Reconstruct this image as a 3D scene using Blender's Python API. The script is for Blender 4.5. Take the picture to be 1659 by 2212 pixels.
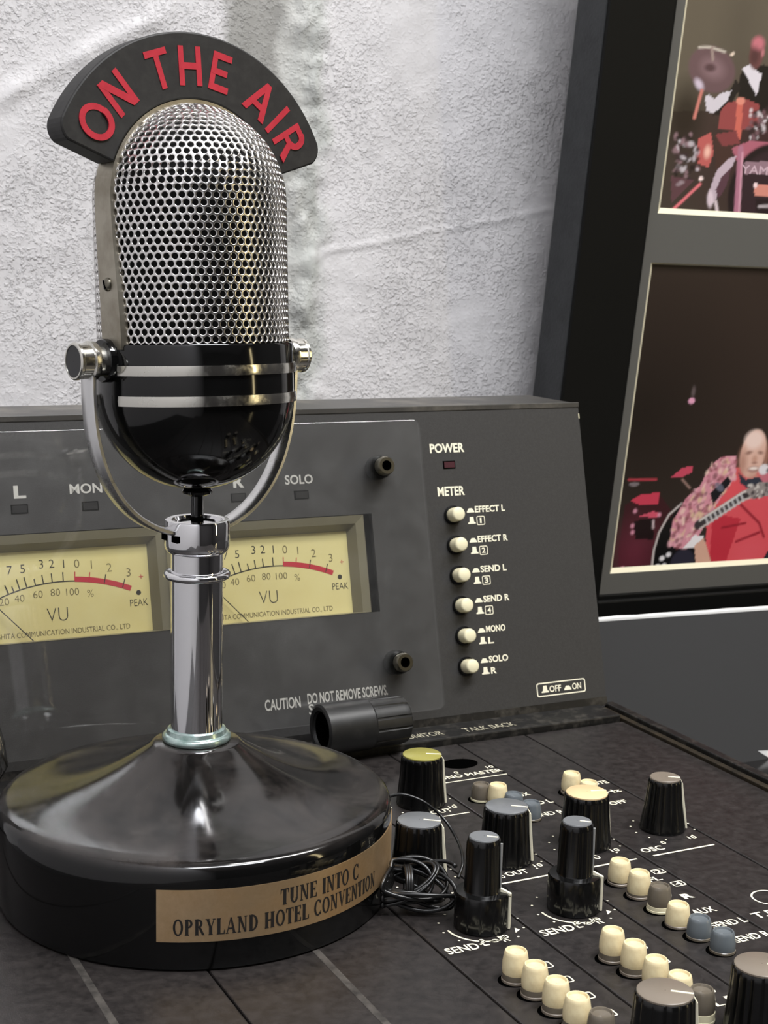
import bpy, bmesh, math, random
import numpy as np
from mathutils import Vector, Matrix, noise
from mathutils.geometry import delaunay_2d_cdt

for o in list(bpy.data.objects):
    bpy.data.objects.remove(o, do_unlink=True)
SC = bpy.context.scene
COL = SC.collection
random.seed(7)
R = math.radians
PI = math.pi

# ------------------------------------------------------------------ camera
W, H = 1659, 2212
CX, CY = W / 2, H / 2
FPX = 3265.76
CAM = np.array([-0.22128, -0.56987, 0.21937])
YAW, PIT, ROL = 0.46016, 0.16635, 0.02382
_f = np.array([math.sin(YAW) * math.cos(PIT), math.cos(YAW) * math.cos(PIT), -math.sin(PIT)])
_r = np.cross(_f, [0, 0, 1]); _r /= np.linalg.norm(_r)
_u = np.cross(_r, _f)
CR = math.cos(ROL) * _r + math.sin(ROL) * _u
CU = -math.sin(ROL) * _r + math.cos(ROL) * _u
cam = bpy.data.cameras.new('camera')
cam.sensor_fit = 'HORIZONTAL'
cam.sensor_width = 36
cam.lens = FPX / W * 36
cam.clip_start = 0.01
cam.dof.use_dof = True
cam.dof.focus_distance = 0.53
cam.dof.aperture_fstop = cam.lens / 1.2
camo = bpy.data.objects.new('camera', cam)
COL.objects.link(camo)
camo.matrix_world = Matrix(((CR[0], CU[0], -_f[0], CAM[0]), (CR[1], CU[1], -_f[1], CAM[1]),
                            (CR[2], CU[2], -_f[2], CAM[2]), (0, 0, 0, 1)))
SC.camera = camo

# ------------------------------------------------------------------ world, lamps, exposure
SC.view_settings.view_transform = 'Standard'
SC.view_settings.look = 'None'
SC.view_settings.gamma = 1
SC.view_settings.exposure = 0.0
SC.view_settings.use_curve_mapping = False
wd = bpy.data.worlds.new('world'); SC.world = wd; wd.use_nodes = True
wd.node_tree.nodes['Background'].inputs[0].default_value = (0.8, 0.85, 1, 1)
wd.node_tree.nodes['Background'].inputs[1].default_value = 0.15

def area(name, loc, target, sx, sy, power, col):
    l = bpy.data.lights.new(name, 'AREA'); l.shape = 'RECTANGLE'; l.size = sx; l.size_y = sy
    l.energy = power; l.color = col
    o = bpy.data.objects.new(name, l); COL.objects.link(o)
    o.location = loc
    o.rotation_euler = (Vector(target) - Vector(loc)).to_track_quat('-Z', 'Y').to_euler()
    return o
area('ceiling_lamp_light', (0.75, -0.55, 1.62), (0.75, -0.55, 0), 1.2, 0.3, 32, (1, 0.985, 0.965))
area('ceiling_lamp_light', (0.05, -0.95, 1.62), (0.05, -0.95, 0), 1.0, 0.3, 30, (0.95, 0.97, 1))
area('floor_lamp_light', (1.25, -1.15, 0.45), (0.0, -0.3, 0.2), 0.07, 0.9, 2.2, (1, 0.82, 0.45))

# ------------------------------------------------------------------ pixel -> place helpers
def ray(px, py):
    return _f + CR * (px - CX) / FPX - CU * (py - CY) / FPX
def on_plane(q, P, N):
    d = ray(*q); N = np.asarray(N, float); t = ((np.asarray(P, float) - CAM) @ N) / (d @ N)
    return CAM + t * d
def deck(q, z=0.0):
    return on_plane(q, (0, 0, z), (0, 0, 1))

# ------------------------------------------------------------------ materials
def srgb(c):
    return tuple(((x / 255) / 12.92 if x / 255 <= .04045 else ((x / 255 + .055) / 1.055) ** 2.4) for x in c) + (1,)
MATS = {}
def mat(name, col=(128, 128, 128), rough=.5, metal=0., spec=.5, col2=None, nscale=200, ndetail=4, nlo=.4, nhi=.65,
        bump=0., bscale=600, rough2=None, coat=0., lin=False):
    m = bpy.data.materials.new(name); m.use_nodes = True
    nt = m.node_tree; b = nt.nodes['Principled BSDF']
    c = tuple(col) + (1,) if lin else srgb(col)
    b.inputs['Base Color'].default_value = c
    b.inputs['Roughness'].default_value = rough
    b.inputs['Metallic'].default_value = metal
    b.inputs['Specular IOR Level'].default_value = spec
    b.inputs['Coat Weight'].default_value = coat
    tc = nt.nodes.new('ShaderNodeTexCoord')
    if col2 is not None or rough2 is not None:
        n = nt.nodes.new('ShaderNodeTexNoise'); n.inputs['Scale'].default_value = nscale; n.inputs['Detail'].default_value = ndetail
        n.inputs['Roughness'].default_value = .65
        nt.links.new(tc.outputs['Object'], n.inputs['Vector'])
        mr = nt.nodes.new('ShaderNodeMapRange'); mr.inputs[1].default_value = nlo; mr.inputs[2].default_value = nhi
        nt.links.new(n.outputs['Fac'], mr.inputs[0])
        if col2 is not None:
            mx = nt.nodes.new('ShaderNodeMix'); mx.data_type = 'RGBA'
            mx.inputs[6].default_value = c; mx.inputs[7].default_value = srgb(col2)
            nt.links.new(mr.outputs[0], mx.inputs[0]); nt.links.new(mx.outputs[2], b.inputs['Base Color'])
        if rough2 is not None:
            r2 = nt.nodes.new('ShaderNodeMapRange'); r2.inputs[3].default_value = rough; r2.inputs[4].default_value = rough2
            nt.links.new(mr.outputs[0], r2.inputs[0]); nt.links.new(r2.outputs[0], b.inputs['Roughness'])
    if bump:
        n2 = nt.nodes.new('ShaderNodeTexNoise'); n2.inputs['Scale'].default_value = bscale; n2.inputs['Detail'].default_value = 3
        nt.links.new(tc.outputs['Object'], n2.inputs['Vector'])
        bp = nt.nodes.new('ShaderNodeBump'); bp.inputs['Strength'].default_value = bump; bp.inputs['Distance'].default_value = .001
        nt.links.new(n2.outputs['Fac'], bp.inputs['Height']); nt.links.new(bp.outputs[0], b.inputs['Normal'])
    MATS[name] = m
    return m
chrome = mat('chrome', (232, 232, 234), .05, 1)
yoke_metal = mat('polished aluminium', (232, 232, 232), .24, 1, rough2=.34, nscale=90)
chrome_worn = mat('worn chrome', (215, 213, 205), .12, 1, rough2=.35, nscale=150)
nickel = mat('nickel', (222, 220, 218), .25, 1)
satin = mat('satin nickel', (178, 172, 158), .42, 1, col2=(150, 143, 128), nscale=60)
gloss_black = mat('gloss black', (9, 9, 9), .08, 0, .5)
def dusty_lacquer():
    m = bpy.data.materials.new('dusty black lacquer'); m.use_nodes = True; nt = m.node_tree; b = nt.nodes['Principled BSDF']
    tc = nt.nodes.new('ShaderNodeTexCoord'); n = nt.nodes.new('ShaderNodeTexNoise'); n.inputs['Scale'].default_value = 32; n.inputs['Detail'].default_value = 10; n.inputs['Roughness'].default_value = .68; n.inputs['Distortion'].default_value = .6
    nt.links.new(tc.outputs['Object'], n.inputs['Vector'])
    g = nt.nodes.new('ShaderNodeNewGeometry'); sp = nt.nodes.new('ShaderNodeSeparateXYZ'); nt.links.new(g.outputs['Normal'], sp.inputs[0])
    up = nt.nodes.new('ShaderNodeMapRange'); up.inputs[1].default_value = .35; up.inputs[2].default_value = .95; nt.links.new(sp.outputs[2], up.inputs[0])
    d = nt.nodes.new('ShaderNodeMapRange'); d.inputs[1].default_value = .42; d.inputs[2].default_value = .80; d.inputs[3].default_value = .08; nt.links.new(n.outputs['Fac'], d.inputs[0])
    mu = nt.nodes.new('ShaderNodeMath'); mu.operation = 'MULTIPLY'; nt.links.new(up.outputs[0], mu.inputs[0]); nt.links.new(d.outputs[0], mu.inputs[1])
    mx = nt.nodes.new('ShaderNodeMix'); mx.data_type = 'RGBA'; mx.inputs[6].default_value = srgb((9, 9, 9)); mx.inputs[7].default_value = srgb((62, 57, 54)); nt.links.new(mu.outputs[0], mx.inputs[0]); nt.links.new(mx.outputs[2], b.inputs['Base Color'])
    r = nt.nodes.new('ShaderNodeMapRange'); r.inputs[3].default_value = .07; r.inputs[4].default_value = .30; nt.links.new(mu.outputs[0], r.inputs[0]); nt.links.new(r.outputs[0], b.inputs['Roughness'])
    return m
base_black = dusty_lacquer()
sign_black = mat('matte black', (30, 29, 29), .55, 0, .4, col2=(40, 39, 38), nscale=300)
sign_red = mat('red paint', (178, 46, 58), .6, 0, .25, col2=(166, 40, 52), nscale=200)
liner = mat('grille liner', (6, 6, 6), .8)
teal = mat('oxidised chrome', (186, 204, 200), .25, .8, col2=(140, 166, 160), nscale=250)
brass = mat('brass', (236, 206, 164), .42, 1, col2=(200, 166, 124), nscale=40, ndetail=8, rough2=.55)
ink = mat('engraved black', (20, 16, 14), .6)
panel_grey = mat('grey panel paint', (49, 48, 47), .5, 0, .42, col2=(54, 53, 52), nscale=900, bump=.08, bscale=2500)
deck_black = mat('deck black paint', (26, 24, 24), .32, 0, .42, col2=(58, 53, 51), nscale=210, ndetail=10, nlo=.30, nhi=.95, rough2=.6, bump=.06, bscale=1800)
rail_black = mat('rail black', (20, 19, 18), .45, 0, .4, col2=(70, 66, 60), nscale=140, ndetail=8, nlo=.5, nhi=.8)
rail_brown = mat('worn brown rail', (48, 40, 28), .6, 0, .3, col2=(26, 22, 16), nscale=90, ndetail=8)
divider_grey = mat('divider grey', (76, 72, 68), .6, 0, .3, col2=(40, 38, 36), nscale=160, ndetail=8)
white_ink = mat('cream ink', (236, 230, 205), .6)
dim_ink = mat('grey ink', (182, 180, 172), .6)
cream = mat('cream plastic', (228, 213, 172), .42, 0, .4, col2=(210, 190, 146), nscale=160, ndetail=6)
ivory = mat('ivory plastic', (226, 218, 184), .45, 0, .4)
smoke = mat('smoke grey plastic', (104, 96, 84), .22, 0, .5)
bluegrey = mat('blue grey plastic', (98, 104, 108), .25, 0, .5)
knob_black = mat('knob black', (9, 9, 9), .2, 0, .5)
cap_olive = mat('olive cap', (150, 144, 72), .38, 0, .45)
cap_grey = mat('grey cap', (112, 114, 116), .3, 0, .5)
cap_cream = mat('cream cap', (226, 196, 150), .4, 0, .45)
cap_taupe = mat('taupe cap', (122, 112, 100), .35, 0, .45)
rubber = mat('black rubber', (26, 26, 26), .42, 0, .45, col2=(46, 45, 44), nscale=150, ndetail=8, nlo=.5, nhi=.8)
wire_black = mat('wire black', (14, 14, 14), .32, 0, .5)
hole_black = mat('hole black', (3, 3, 3), .9, 0, 0.)
led_red = mat('dark red lens', (66, 36, 42), .25)
led_dark = mat('dark lens', (30, 29, 29), .3)
vu_face = mat('yellow meter face', (226, 214, 150), .6, 0, .3, col2=(220, 206, 140), nscale=30)
vu_house = mat('olive meter housing', (124, 118, 94), .35, 0, .5)
vu_ink = mat('meter ink', (44, 40, 28), .6)
vu_thin = mat('meter fine ink', (120, 108, 66), .6)
vu_red = mat('meter red', (190, 36, 52), .6)
frame_black = mat('frame black', (13, 13, 12), .5, 0, .2)
frame_side = mat('frame side grey', (50, 52, 54), .6, 0, .35, col2=(40, 42, 44), nscale=60, bump=.3, bscale=500)
mat_board = mat('charcoal mat board', (94, 92, 87), .85, 0, .2, bump=.1, bscale=3000)
bevel_cream = mat('mat bevel core', (222, 214, 186), .7)
board_grey = mat('dark grey board', (72, 72, 73), .55, 0, .3, bump=.05, bscale=1500)
board_white = mat('white board core', (240, 240, 238), .7)
paper_white = mat('white paper', (238, 238, 238), .7)
steel = mat('socket screw steel', (120, 116, 104), .32, 1)
dark_steel = mat('black oxide steel', (26, 26, 25), .35, .6)
desk_mat = mat('desk laminate', (34, 33, 33), .18, 0, .5)
room_white = mat('room wall paint', (205, 204, 208), .8)
room_dark = mat('room dark paint', (58, 56, 56), .8)
floor_mat = mat('floor carpet', (70, 66, 62), .9)

# clear acrylic: thin sheet, real Fresnel reflection plus a little haze of dust
def acrylic(name, haze, tint=(1, 1, 1)):
    m = bpy.data.materials.new(name); m.use_nodes = True; nt = m.node_tree; nt.nodes.clear()
    out = nt.nodes.new('ShaderNodeOutputMaterial'); tr = nt.nodes.new('ShaderNodeBsdfTransparent'); tr.inputs[0].default_value = tint + (1,)
    gl = nt.nodes.new('ShaderNodeBsdfGlossy'); gl.inputs['Roughness'].default_value = .03
    fr = nt.nodes.new('ShaderNodeFresnel'); gm = nt.nodes.new('ShaderNodeNewGeometry'); io = nt.nodes.new('ShaderNodeMapRange'); io.inputs[3].default_value = 1.49; io.inputs[4].default_value = 1 / 1.49
    nt.links.new(gm.outputs['Backfacing'], io.inputs[0]); nt.links.new(io.outputs[0], fr.inputs[0])   # same 4% from either side of the sheet
    mx = nt.nodes.new('ShaderNodeMixShader'); nt.links.new(fr.outputs[0], mx.inputs[0]); nt.links.new(tr.outputs[0], mx.inputs[1]); nt.links.new(gl.outputs[0], mx.inputs[2])
    df = nt.nodes.new('ShaderNodeBsdfDiffuse'); df.inputs[0].default_value = (.7, .7, .68, 1)
    tc = nt.nodes.new('ShaderNodeTexCoord'); n = nt.nodes.new('ShaderNodeTexNoise'); n.inputs['Scale'].default_value = 45; n.inputs['Detail'].default_value = 9
    n.inputs['Roughness'].default_value = .7
    nt.links.new(tc.outputs['Object'], n.inputs['Vector'])
    mr = nt.nodes.new('ShaderNodeMapRange'); mr.inputs[1].default_value = .45; mr.inputs[2].default_value = .8; mr.inputs[3].default_value = haze * .6; mr.inputs[4].default_value = haze * 1.8
    nt.links.new(n.outputs['Fac'], mr.inputs[0])
    m2 = nt.nodes.new('ShaderNodeMixShader'); nt.links.new(mr.outputs[0], m2.inputs[0]); nt.links.new(mx.outputs[0], m2.inputs[1]); nt.links.new(df.outputs[0], m2.inputs[2])
    nt.links.new(m2.outputs[0], out.inputs[0])
    return m
clear_cover = acrylic('clear acrylic', .02)
clear_pane = acrylic('clear meter window', .004)
glass = bpy.data.materials.new('drinking glass'); glass.use_nodes = True
_b = glass.node_tree.nodes['Principled BSDF']; _b.inputs['Transmission Weight'].default_value = 1; _b.inputs['Roughness'].default_value = .02; _b.inputs['IOR'].default_value = 1.48

# ------------------------------------------------------------------ mesh helpers
class MB:
    def __init__(s): s.v = []; s.f = []
    def add(s, v, f):
        k = len(s.v); s.v += [tuple(map(float, p)) for p in v]; s.f += [tuple(i + k for i in q) for q in f]; return s
    def box(s, x0, x1, y0, y1, z0, z1):
        v = [(x, y, z) for z in (z0, z1) for y in (y0, y1) for x in (x0, x1)]
        return s.add(v, [(0, 2, 3, 1), (4, 5, 7, 6), (0, 1, 5, 4), (2, 6, 7, 3), (0, 4, 6, 2), (1, 3, 7, 5)])
    def lathe(s, prof, n=48, rad=None, closed=False):
        k = len(prof); v = []
        for i in range(n):
            a = 2 * PI * i / n
            for (r, z) in prof:
                rr = rad(a, r, z) if rad else r
                v.append((rr * math.cos(a), rr * math.sin(a), z))
        f = []
        m = k if closed else k - 1
        for i in range(n):
            j = (i + 1) % n
            for q in range(m):
                w = (q + 1) % k
                f.append((i * k + q, j * k + q, j * k + w, i * k + w))
        return s.add(v, f)
    def prism(s, poly, z0, z1):
        n = len(poly)
        v = [(x, y, z0) for x, y in poly] + [(x, y, z1) for x, y in poly]
        return s.add(v, [tuple(range(n - 1, -1, -1)), tuple(range(n, 2 * n))] + [(i, (i + 1) % n, n + (i + 1) % n, n + i) for i in range(n)])
    def tube(s, pts, r, n=8, cap=True):
        pts = [Vector(p) for p in pts]; v = []; f = []; N = len(pts)
        t0 = (pts[1] - pts[0]).normalized()
        up = Vector((0, 0, 1)) if abs(t0.z) < .9 else Vector((1, 0, 0))
        x = t0.cross(up).normalized()
        for i, p in enumerate(pts):
            t = (pts[min(i + 1, N - 1)] - pts[max(i - 1, 0)]).normalized()
            x = (x - t * x.dot(t)).normalized(); y = t.cross(x)
            for k in range(n):
                a = 2 * PI * k / n; v.append(p + x * math.cos(a) * r + y * math.sin(a) * r)
        for i in range(N - 1):
            for k in range(n):
                f.append((i * n + k, i * n + (k + 1) % n, (i + 1) * n + (k + 1) % n, (i + 1) * n + k))
        if cap: f += [tuple(range(n - 1, -1, -1)), tuple((N - 1) * n + k for k in range(n))]
        return s.add(v, f)
    def xf(s, M):
        M = Matrix(M) if not isinstance(M, Matrix) else M
        s.v = [tuple(M @ Vector(p)) for p in s.v]; return s
    def mesh(s, name, material, smooth=0, bevel=0, recalc=True):
        me = bpy.data.meshes.new(name); me.from_pydata(s.v, [], s.f)
        bm = bmesh.new(); bm.from_mesh(me)
        bmesh.ops.remove_doubles(bm, verts=bm.verts, dist=1e-7)
        if recalc: bmesh.ops.recalc_face_normals(bm, faces=bm.faces)
        if bevel:
            es = [e for e in bm.edges if len(e.link_faces) == 2 and e.calc_face_angle(0) > .6]
            bmesh.ops.bevel(bm, geom=es, offset=bevel, segments=2, affect='EDGES', profile=.5, clamp_overlap=True)
        bm.to_mesh(me); bm.free()
        if smooth:
            me.polygons.foreach_set('use_smooth', [True] * len(me.polygons))
            if smooth < 180: me.set_sharp_from_angle(angle=R(smooth))
        me.materials.append(material)
        return me
    def build(s, name, material, parent=None, loc=(0, 0, 0), rot=(0, 0, 0), **k):
        return link(name, s.mesh(name, material, **k), parent, loc, rot)
def link(name, me, parent=None, loc=(0, 0, 0), rot=(0, 0, 0)):
    o = bpy.data.objects.new(name, me); COL.objects.link(o); o.parent = parent
    o.location = loc; o.rotation_euler = rot
    return o
def thing(name, label, cat, loc=(0, 0, 0), rot=(0, 0, 0), group=None):
    o = bpy.data.objects.new(name, None); COL.objects.link(o); o.empty_display_size = .01
    o.location = loc; o.rotation_euler = rot
    return tag(o, label, cat, group)
def tag(o, label, cat, group=None):
    o['label'] = label; o['category'] = cat
    if group: o['group'] = group
    return o
def struct(o):
    o['kind'] = 'structure'; return o
def arc(cx, cy, r, a0, a1, n):
    return [(cx + r * math.cos(R(a0 + (a1 - a0) * i / n)), cy + r * math.sin(R(a0 + (a1 - a0) * i / n))) for i in range(n + 1)]
def rrect(x0, x1, y0, y1, r, n=5):
    return arc(x1 - r, y0 + r, r, -90, 0, n) + arc(x1 - r, y1 - r, r, 0, 90, n) + arc(x0 + r, y1 - r, r, 90, 180, n) + arc(x0 + r, y0 + r, r, 180, 270, n)
def ring_poly(outer, inner):
    n = len(outer); return [(*p, 0) for p in outer + inner], [(i, (i + 1) % n, n + (i + 1) % n, n + i) for i in range(n)]

# ---- flat lettering from the built-in font
_tc = {}
def glyphs(s, bold=0., space=1.):
    key = (s, bold, space)
    if key not in _tc:
        cu = bpy.data.curves.new('txt', 'FONT'); cu.body = s; cu.offset = bold; cu.space_character = space; cu.resolution_u = 3
        o = bpy.data.objects.new('txt', cu); COL.objects.link(o)
        dg = bpy.context.evaluated_depsgraph_get()
        me = bpy.data.meshes.new_from_object(o.evaluated_get(dg))
        v = np.array([p.co[:] for p in me.vertices]); f = [tuple(p.vertices) for p in me.polygons]
        bpy.data.objects.remove(o, do_unlink=True); bpy.data.curves.remove(cu); bpy.data.meshes.remove(me)
        _tc[key] = (v, f)
    return _tc[key]
def text_flat(s, x0, x1, y, h, bold=.012, space=1.):
    """lettering on a plane: starts at x0, ends at x1, baseline y, capital height h"""
    v, f = glyphs(s, bold, space)
    capv, _ = glyphs('H', bold, 1.)
    ch = capv[:, 1].max()
    w = v[:, 0].max() - v[:, 0].min()
    sx = (x1 - x0) / w if x1 is not None else h / ch
    return [((p[0] - v[:, 0].min()) * sx + x0, p[1] * h / ch + y, 0) for p in v], f

# ================================================================== THE ROOM
WY = 0.275                       # plane of the plaster wall
def wall_at(q): return on_plane(q, (0, WY, 0), (0, 1, 0))
FLOOR = -0.86
CEIL = 1.66
# plaster wall: lumpy relief grid where it is in view
def build_wall():
    me_v = []; x0, x1, z0, z1 = -.22, .62, .02, .62; st = .002
    nx = int((x1 - x0) / st); nz = int((z1 - z0) / st)
    bx0 = wall_at((475, 100))[0]; bx1 = wall_at((700, 100))[0]
    b0 = wall_at((560, 500))[0]; b1 = wall_at((690, 500))[0]
    global WALL_BAND
    WALL_BAND = (bx0, bx1)
    f = []
    for j in range(nz + 1):
        z = z0 + j * st
        for i in range(nx + 1):
            x = x0 + i * st
            h = noise.fractal(Vector((x * 18, z * 18, 3.1)), 1., 2., 2) * .0010
            h += noise.fractal(Vector((x * 120, z * 120, 7.7)), .8, 2., 3) * .00028
            # mortar bead beside the grey strip, dragged down the wall
            c = bx1 - .012 + noise.noise(Vector((z * 14, 2.2, 0))) * .010
            d = (x - c) / (.013 + .006 * noise.noise(Vector((z * 20, 9., 0))))
            h += math.exp(-d * d) * (.0045 + .005 * noise.fractal(Vector((x * 60, z * 38, 1.)), .8, 2., 3))
            # grey strip sits a little back
            if bx0 - .004 < x < bx1: h -= .0012 * min(1, (x - bx0 + .004) / .006)
            # diagonal trowel ridge at the left, and a hairline ridge at the right
            dl = ((z - .305) - (x + .03) * .55) / .006
            if x < .06: h += .0016 * math.exp(-dl * dl) * (1 + noise.noise(Vector((x * 80, z * 80, 0))))
            dr = ((z - .2235) - (x - .16) * .19 - .0015 * noise.noise(Vector((x * 60, 0, 5)))) / .0012
            if x > .15: h += .0011 * math.exp(-dr * dr)
            me_v.append((x, WY - h, z))
    for j in range(nz):
        for i in range(nx):
            a = j * (nx + 1) + i; f.append((a, a + 1, a + nx + 2, a + nx + 1))
    mb = MB(); mb.add(me_v, f)
    # the rest of the wall round the relief, flat
    for (a, b, c, d) in ((-.52, x0, FLOOR, CEIL), (x1, 2.0, FLOOR, CEIL), (x0, x1, FLOOR, z0), (x0, x1, z1, CEIL)):
        mb.add([(a, WY, c), (b, WY, c), (b, WY, d), (a, WY, d)], [(0, 1, 2, 3)])
    m = bpy.data.materials.new('painted plaster'); m.use_nodes = True; nt = m.node_tree; b = nt.nodes['Principled BSDF']
    b.inputs['Roughness'].default_value = .5; b.inputs['Specular IOR Level'].default_value = .35
    tc = nt.nodes.new('ShaderNodeTexCoord'); sp = nt.nodes.new('ShaderNodeSeparateXYZ'); nt.links.new(tc.outputs['Object'], sp.inputs[0])
    n = nt.nodes.new('ShaderNodeTexNoise'); n.inputs['Scale'].default_value = 26; n.inputs['Detail'].default_value = 7; nt.links.new(tc.outputs['Object'], n.inputs['Vector'])
    ad = nt.nodes.new('ShaderNodeMath'); ad.operation = 'MULTIPLY_ADD'; ad.inputs[1].default_value = .045; nt.links.new(n.outputs['Fac'], ad.inputs[0]); nt.links.new(sp.outputs[0], ad.inputs[2])
    cr = nt.nodes.new('ShaderNodeValToRGB'); mr = nt.nodes.new('ShaderNodeMapRange')
    mr.inputs[1].default_value = bx0 - .03; mr.inputs[2].default_value = bx1 + .07
    nt.links.new(ad.outputs[0], mr.inputs[0]); nt.links.new(mr.outputs[0], cr.inputs[0])
    L = (bx1 + .07) - (bx0 - .03)
    pos = lambda x: (x + .0225 - (bx0 - .03)) / L
    e = cr.color_ramp.elements; e[0].position = pos(bx0 - .003); e[0].color = srgb((214, 212, 213)); e[1].position = pos(bx0 + .003); e[1].color = srgb((156, 155, 151))
    for p_, c_ in ((pos(bx1 - .030), (152, 151, 147)), (pos(bx1 - .022), (196, 196, 192)), (pos(bx1 - .004), (186, 188, 184)), (pos(bx1 + .006), (214, 212, 213))):
        q = e.new(p_); q.color = srgb(c_)
    n2 = nt.nodes.new('ShaderNodeTexNoise'); n2.inputs['Scale'].default_value = 60; n2.inputs['Detail'].default_value = 8; nt.links.new(tc.outputs['Object'], n2.inputs['Vector'])
    mm = nt.nodes.new('ShaderNodeMapRange'); mm.inputs[1].default_value = .3; mm.inputs[2].default_value = .7; mm.inputs[3].default_value = .9; mm.inputs[4].default_value = 1.03; nt.links.new(n2.outputs['Fac'], mm.inputs[0])
    vm = nt.nodes.new('ShaderNodeVectorMath'); vm.operation = 'SCALE'; nt.links.new(cr.outputs[0], vm.inputs[0]); nt.links.new(mm.outputs[0], vm.inputs['Scale'])
    nt.links.new(vm.outputs[0], b.inputs['Base Color'])
    n3 = nt.nodes.new('ShaderNodeTexNoise'); n3.inputs['Scale'].default_value = 430; n3.inputs['Detail'].default_value = 4; n3.inputs['Roughness'].default_value = .6; nt.links.new(tc.outputs['Object'], n3.inputs['Vector'])
    st_ = nt.nodes.new('ShaderNodeMapRange'); st_.inputs[1].default_value = .47; st_.inputs[2].default_value = .78; nt.links.new(n3.outputs['Fac'], st_.inputs[0])
    n4 = nt.nodes.new('ShaderNodeTexNoise'); n4.inputs['Scale'].default_value = 150; n4.inputs['Detail'].default_value = 3; nt.links.new(tc.outputs['Object'], n4.inputs['Vector'])
    am = nt.nodes.new('ShaderNodeMath'); am.operation = 'MULTIPLY_ADD'; am.inputs[1].default_value = .35; nt.links.new(n4.outputs['Fac'], am.inputs[0]); nt.links.new(st_.outputs[0], am.inputs[2])
    bp = nt.nodes.new('ShaderNodeBump'); bp.inputs['Strength'].default_value = 1.; bp.inputs['Distance'].default_value = .0007
    n5 = nt.nodes.new('ShaderNodeTexNoise'); n5.inputs['Scale'].default_value = 17; n5.inputs['Detail'].default_value = 4; nt.links.new(tc.outputs['Object'], n5.inputs['Vector'])
    w5 = nt.nodes.new('ShaderNodeMapRange'); w5.inputs[1].default_value = .36; w5.inputs[2].default_value = .62; w5.inputs[3].default_value = .25; w5.inputs[4].default_value = 1.35; nt.links.new(n5.outputs['Fac'], w5.inputs[0])
    m5 = nt.nodes.new('ShaderNodeMath'); m5.operation = 'MULTIPLY'; nt.links.new(am.outputs[0], m5.inputs[0]); nt.links.new(w5.outputs[0], m5.inputs[1])
    nt.links.new(m5.outputs[0], bp.inputs['Height']); nt.links.new(bp.outputs[0], b.inputs['Normal'])
    struct(mb.build('wall_back', m, smooth=180))
build_wall()
struct(MB().box(-.52, 2.0, -3.0, WY + .1, FLOOR - .1, FLOOR).build('floor', floor_mat))
struct(MB().box(-.52, 2.0, -3.0, WY + .1, CEIL, CEIL + .1).build('ceiling', room_white))
struct(MB().box(-.62, -.52, -3.0, WY, FLOOR, CEIL).build('wall_left', room_white))
struct(MB().box(2.0, 2.1, -3.0, WY, FLOOR, CEIL).build('wall_right', room_dark))
struct(MB().box(-.62, 2.1, -3.1, -3.0, FLOOR, CEIL).build('wall_front', room_dark))

# desk under the console (below the picture)
DESK = -0.09
t = thing('desk', 'long dark laminate desk under the mixing console', 'desk', (0, -.2, FLOOR))
MB().box(-.50, .9, -.42, .46, DESK - .03 - FLOOR, DESK - FLOOR).build('desk_top', desk_mat, t, bevel=.002)
for sx in (-.48, .80):
    for sy in (-.38, .37):
        MB().box(sx, sx + .05, sy, sy + .05, 0, DESK - .03 - FLOOR).build('leg', desk_mat, t)

# ================================================================== MIXING CONSOLE
con = thing('mixing_console', 'large black mixing console with angled grey meter bridge, knobs and push buttons', 'mixing console', (0, 0, DESK))
ZO = -DESK                                    # console children are built with deck at local z = ZO
def cz(p): return (p[0], p[1], p[2] + ZO)
PITCH = .036
XR = .204
YB, ZB = .0327, .003
BU = np.array([1., 0, 0]); BV = np.array([0, .25218, .96768]); BN = np.array([0, -.96768, .25218]); B0 = np.array([0, YB, ZB])
def bridge(q, off=0.):
    X = on_plane(q, B0 + BN * off, BN); return X[0], (X - B0) @ BV
def bmat(off=0.):                             # bridge-plane frame (u, v, n) -> console local
    P = B0 + BN * off
    return Matrix(((1, BV[0], BN[0], P[0]), (0, BV[1], BN[1], P[1]), (0, BV[2], BN[2], P[2] + ZO), (0, 0, 0, 1)))

MB().box(-.19, .2085, -.50, .118, 0, ZO - .003).build('case', rail_black, con)
# channel strips: one plate per module
strip_me = MB().box(.0003, PITCH - .0003, -.49, .0126, -.003, 0).mesh('channel_strip', deck_black, bevel=.0006)
for k in range(-5, 4):
    link('channel_strip', strip_me, con, (k * PITCH, 0, ZO))
MB().box(4 * PITCH + .0003, .1995, -.49, .0126, -.003, 0).build('channel_strip', deck_black, con, (0, 0, ZO), bevel=.0006)
for k in (-1, -3):                            # worn light divider trims
    MB().box(k * PITCH - .0013, k * PITCH + .0013, -.49, .012, -.001, .0002).build('divider_trim', divider_grey, con, (0, 0, ZO), bevel=.0003)
# back rail and side rail
MB().box(-.19, .1995, .0140, .0335, -.003, .003).build('back_rail', rail_black, con, (0, 0, ZO), bevel=.0008)
sr = MB().box(.2035, .2085, -.50, .034, -.003, .0032).build('side_rail', rail_black, con, (0, 0, ZO), bevel=.0006)
MB().box(.2000, .2034, -.50, .034, -.004, .0012).build('inner_rail', rail_brown, con, (0, 0, ZO), bevel=.0004)

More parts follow.
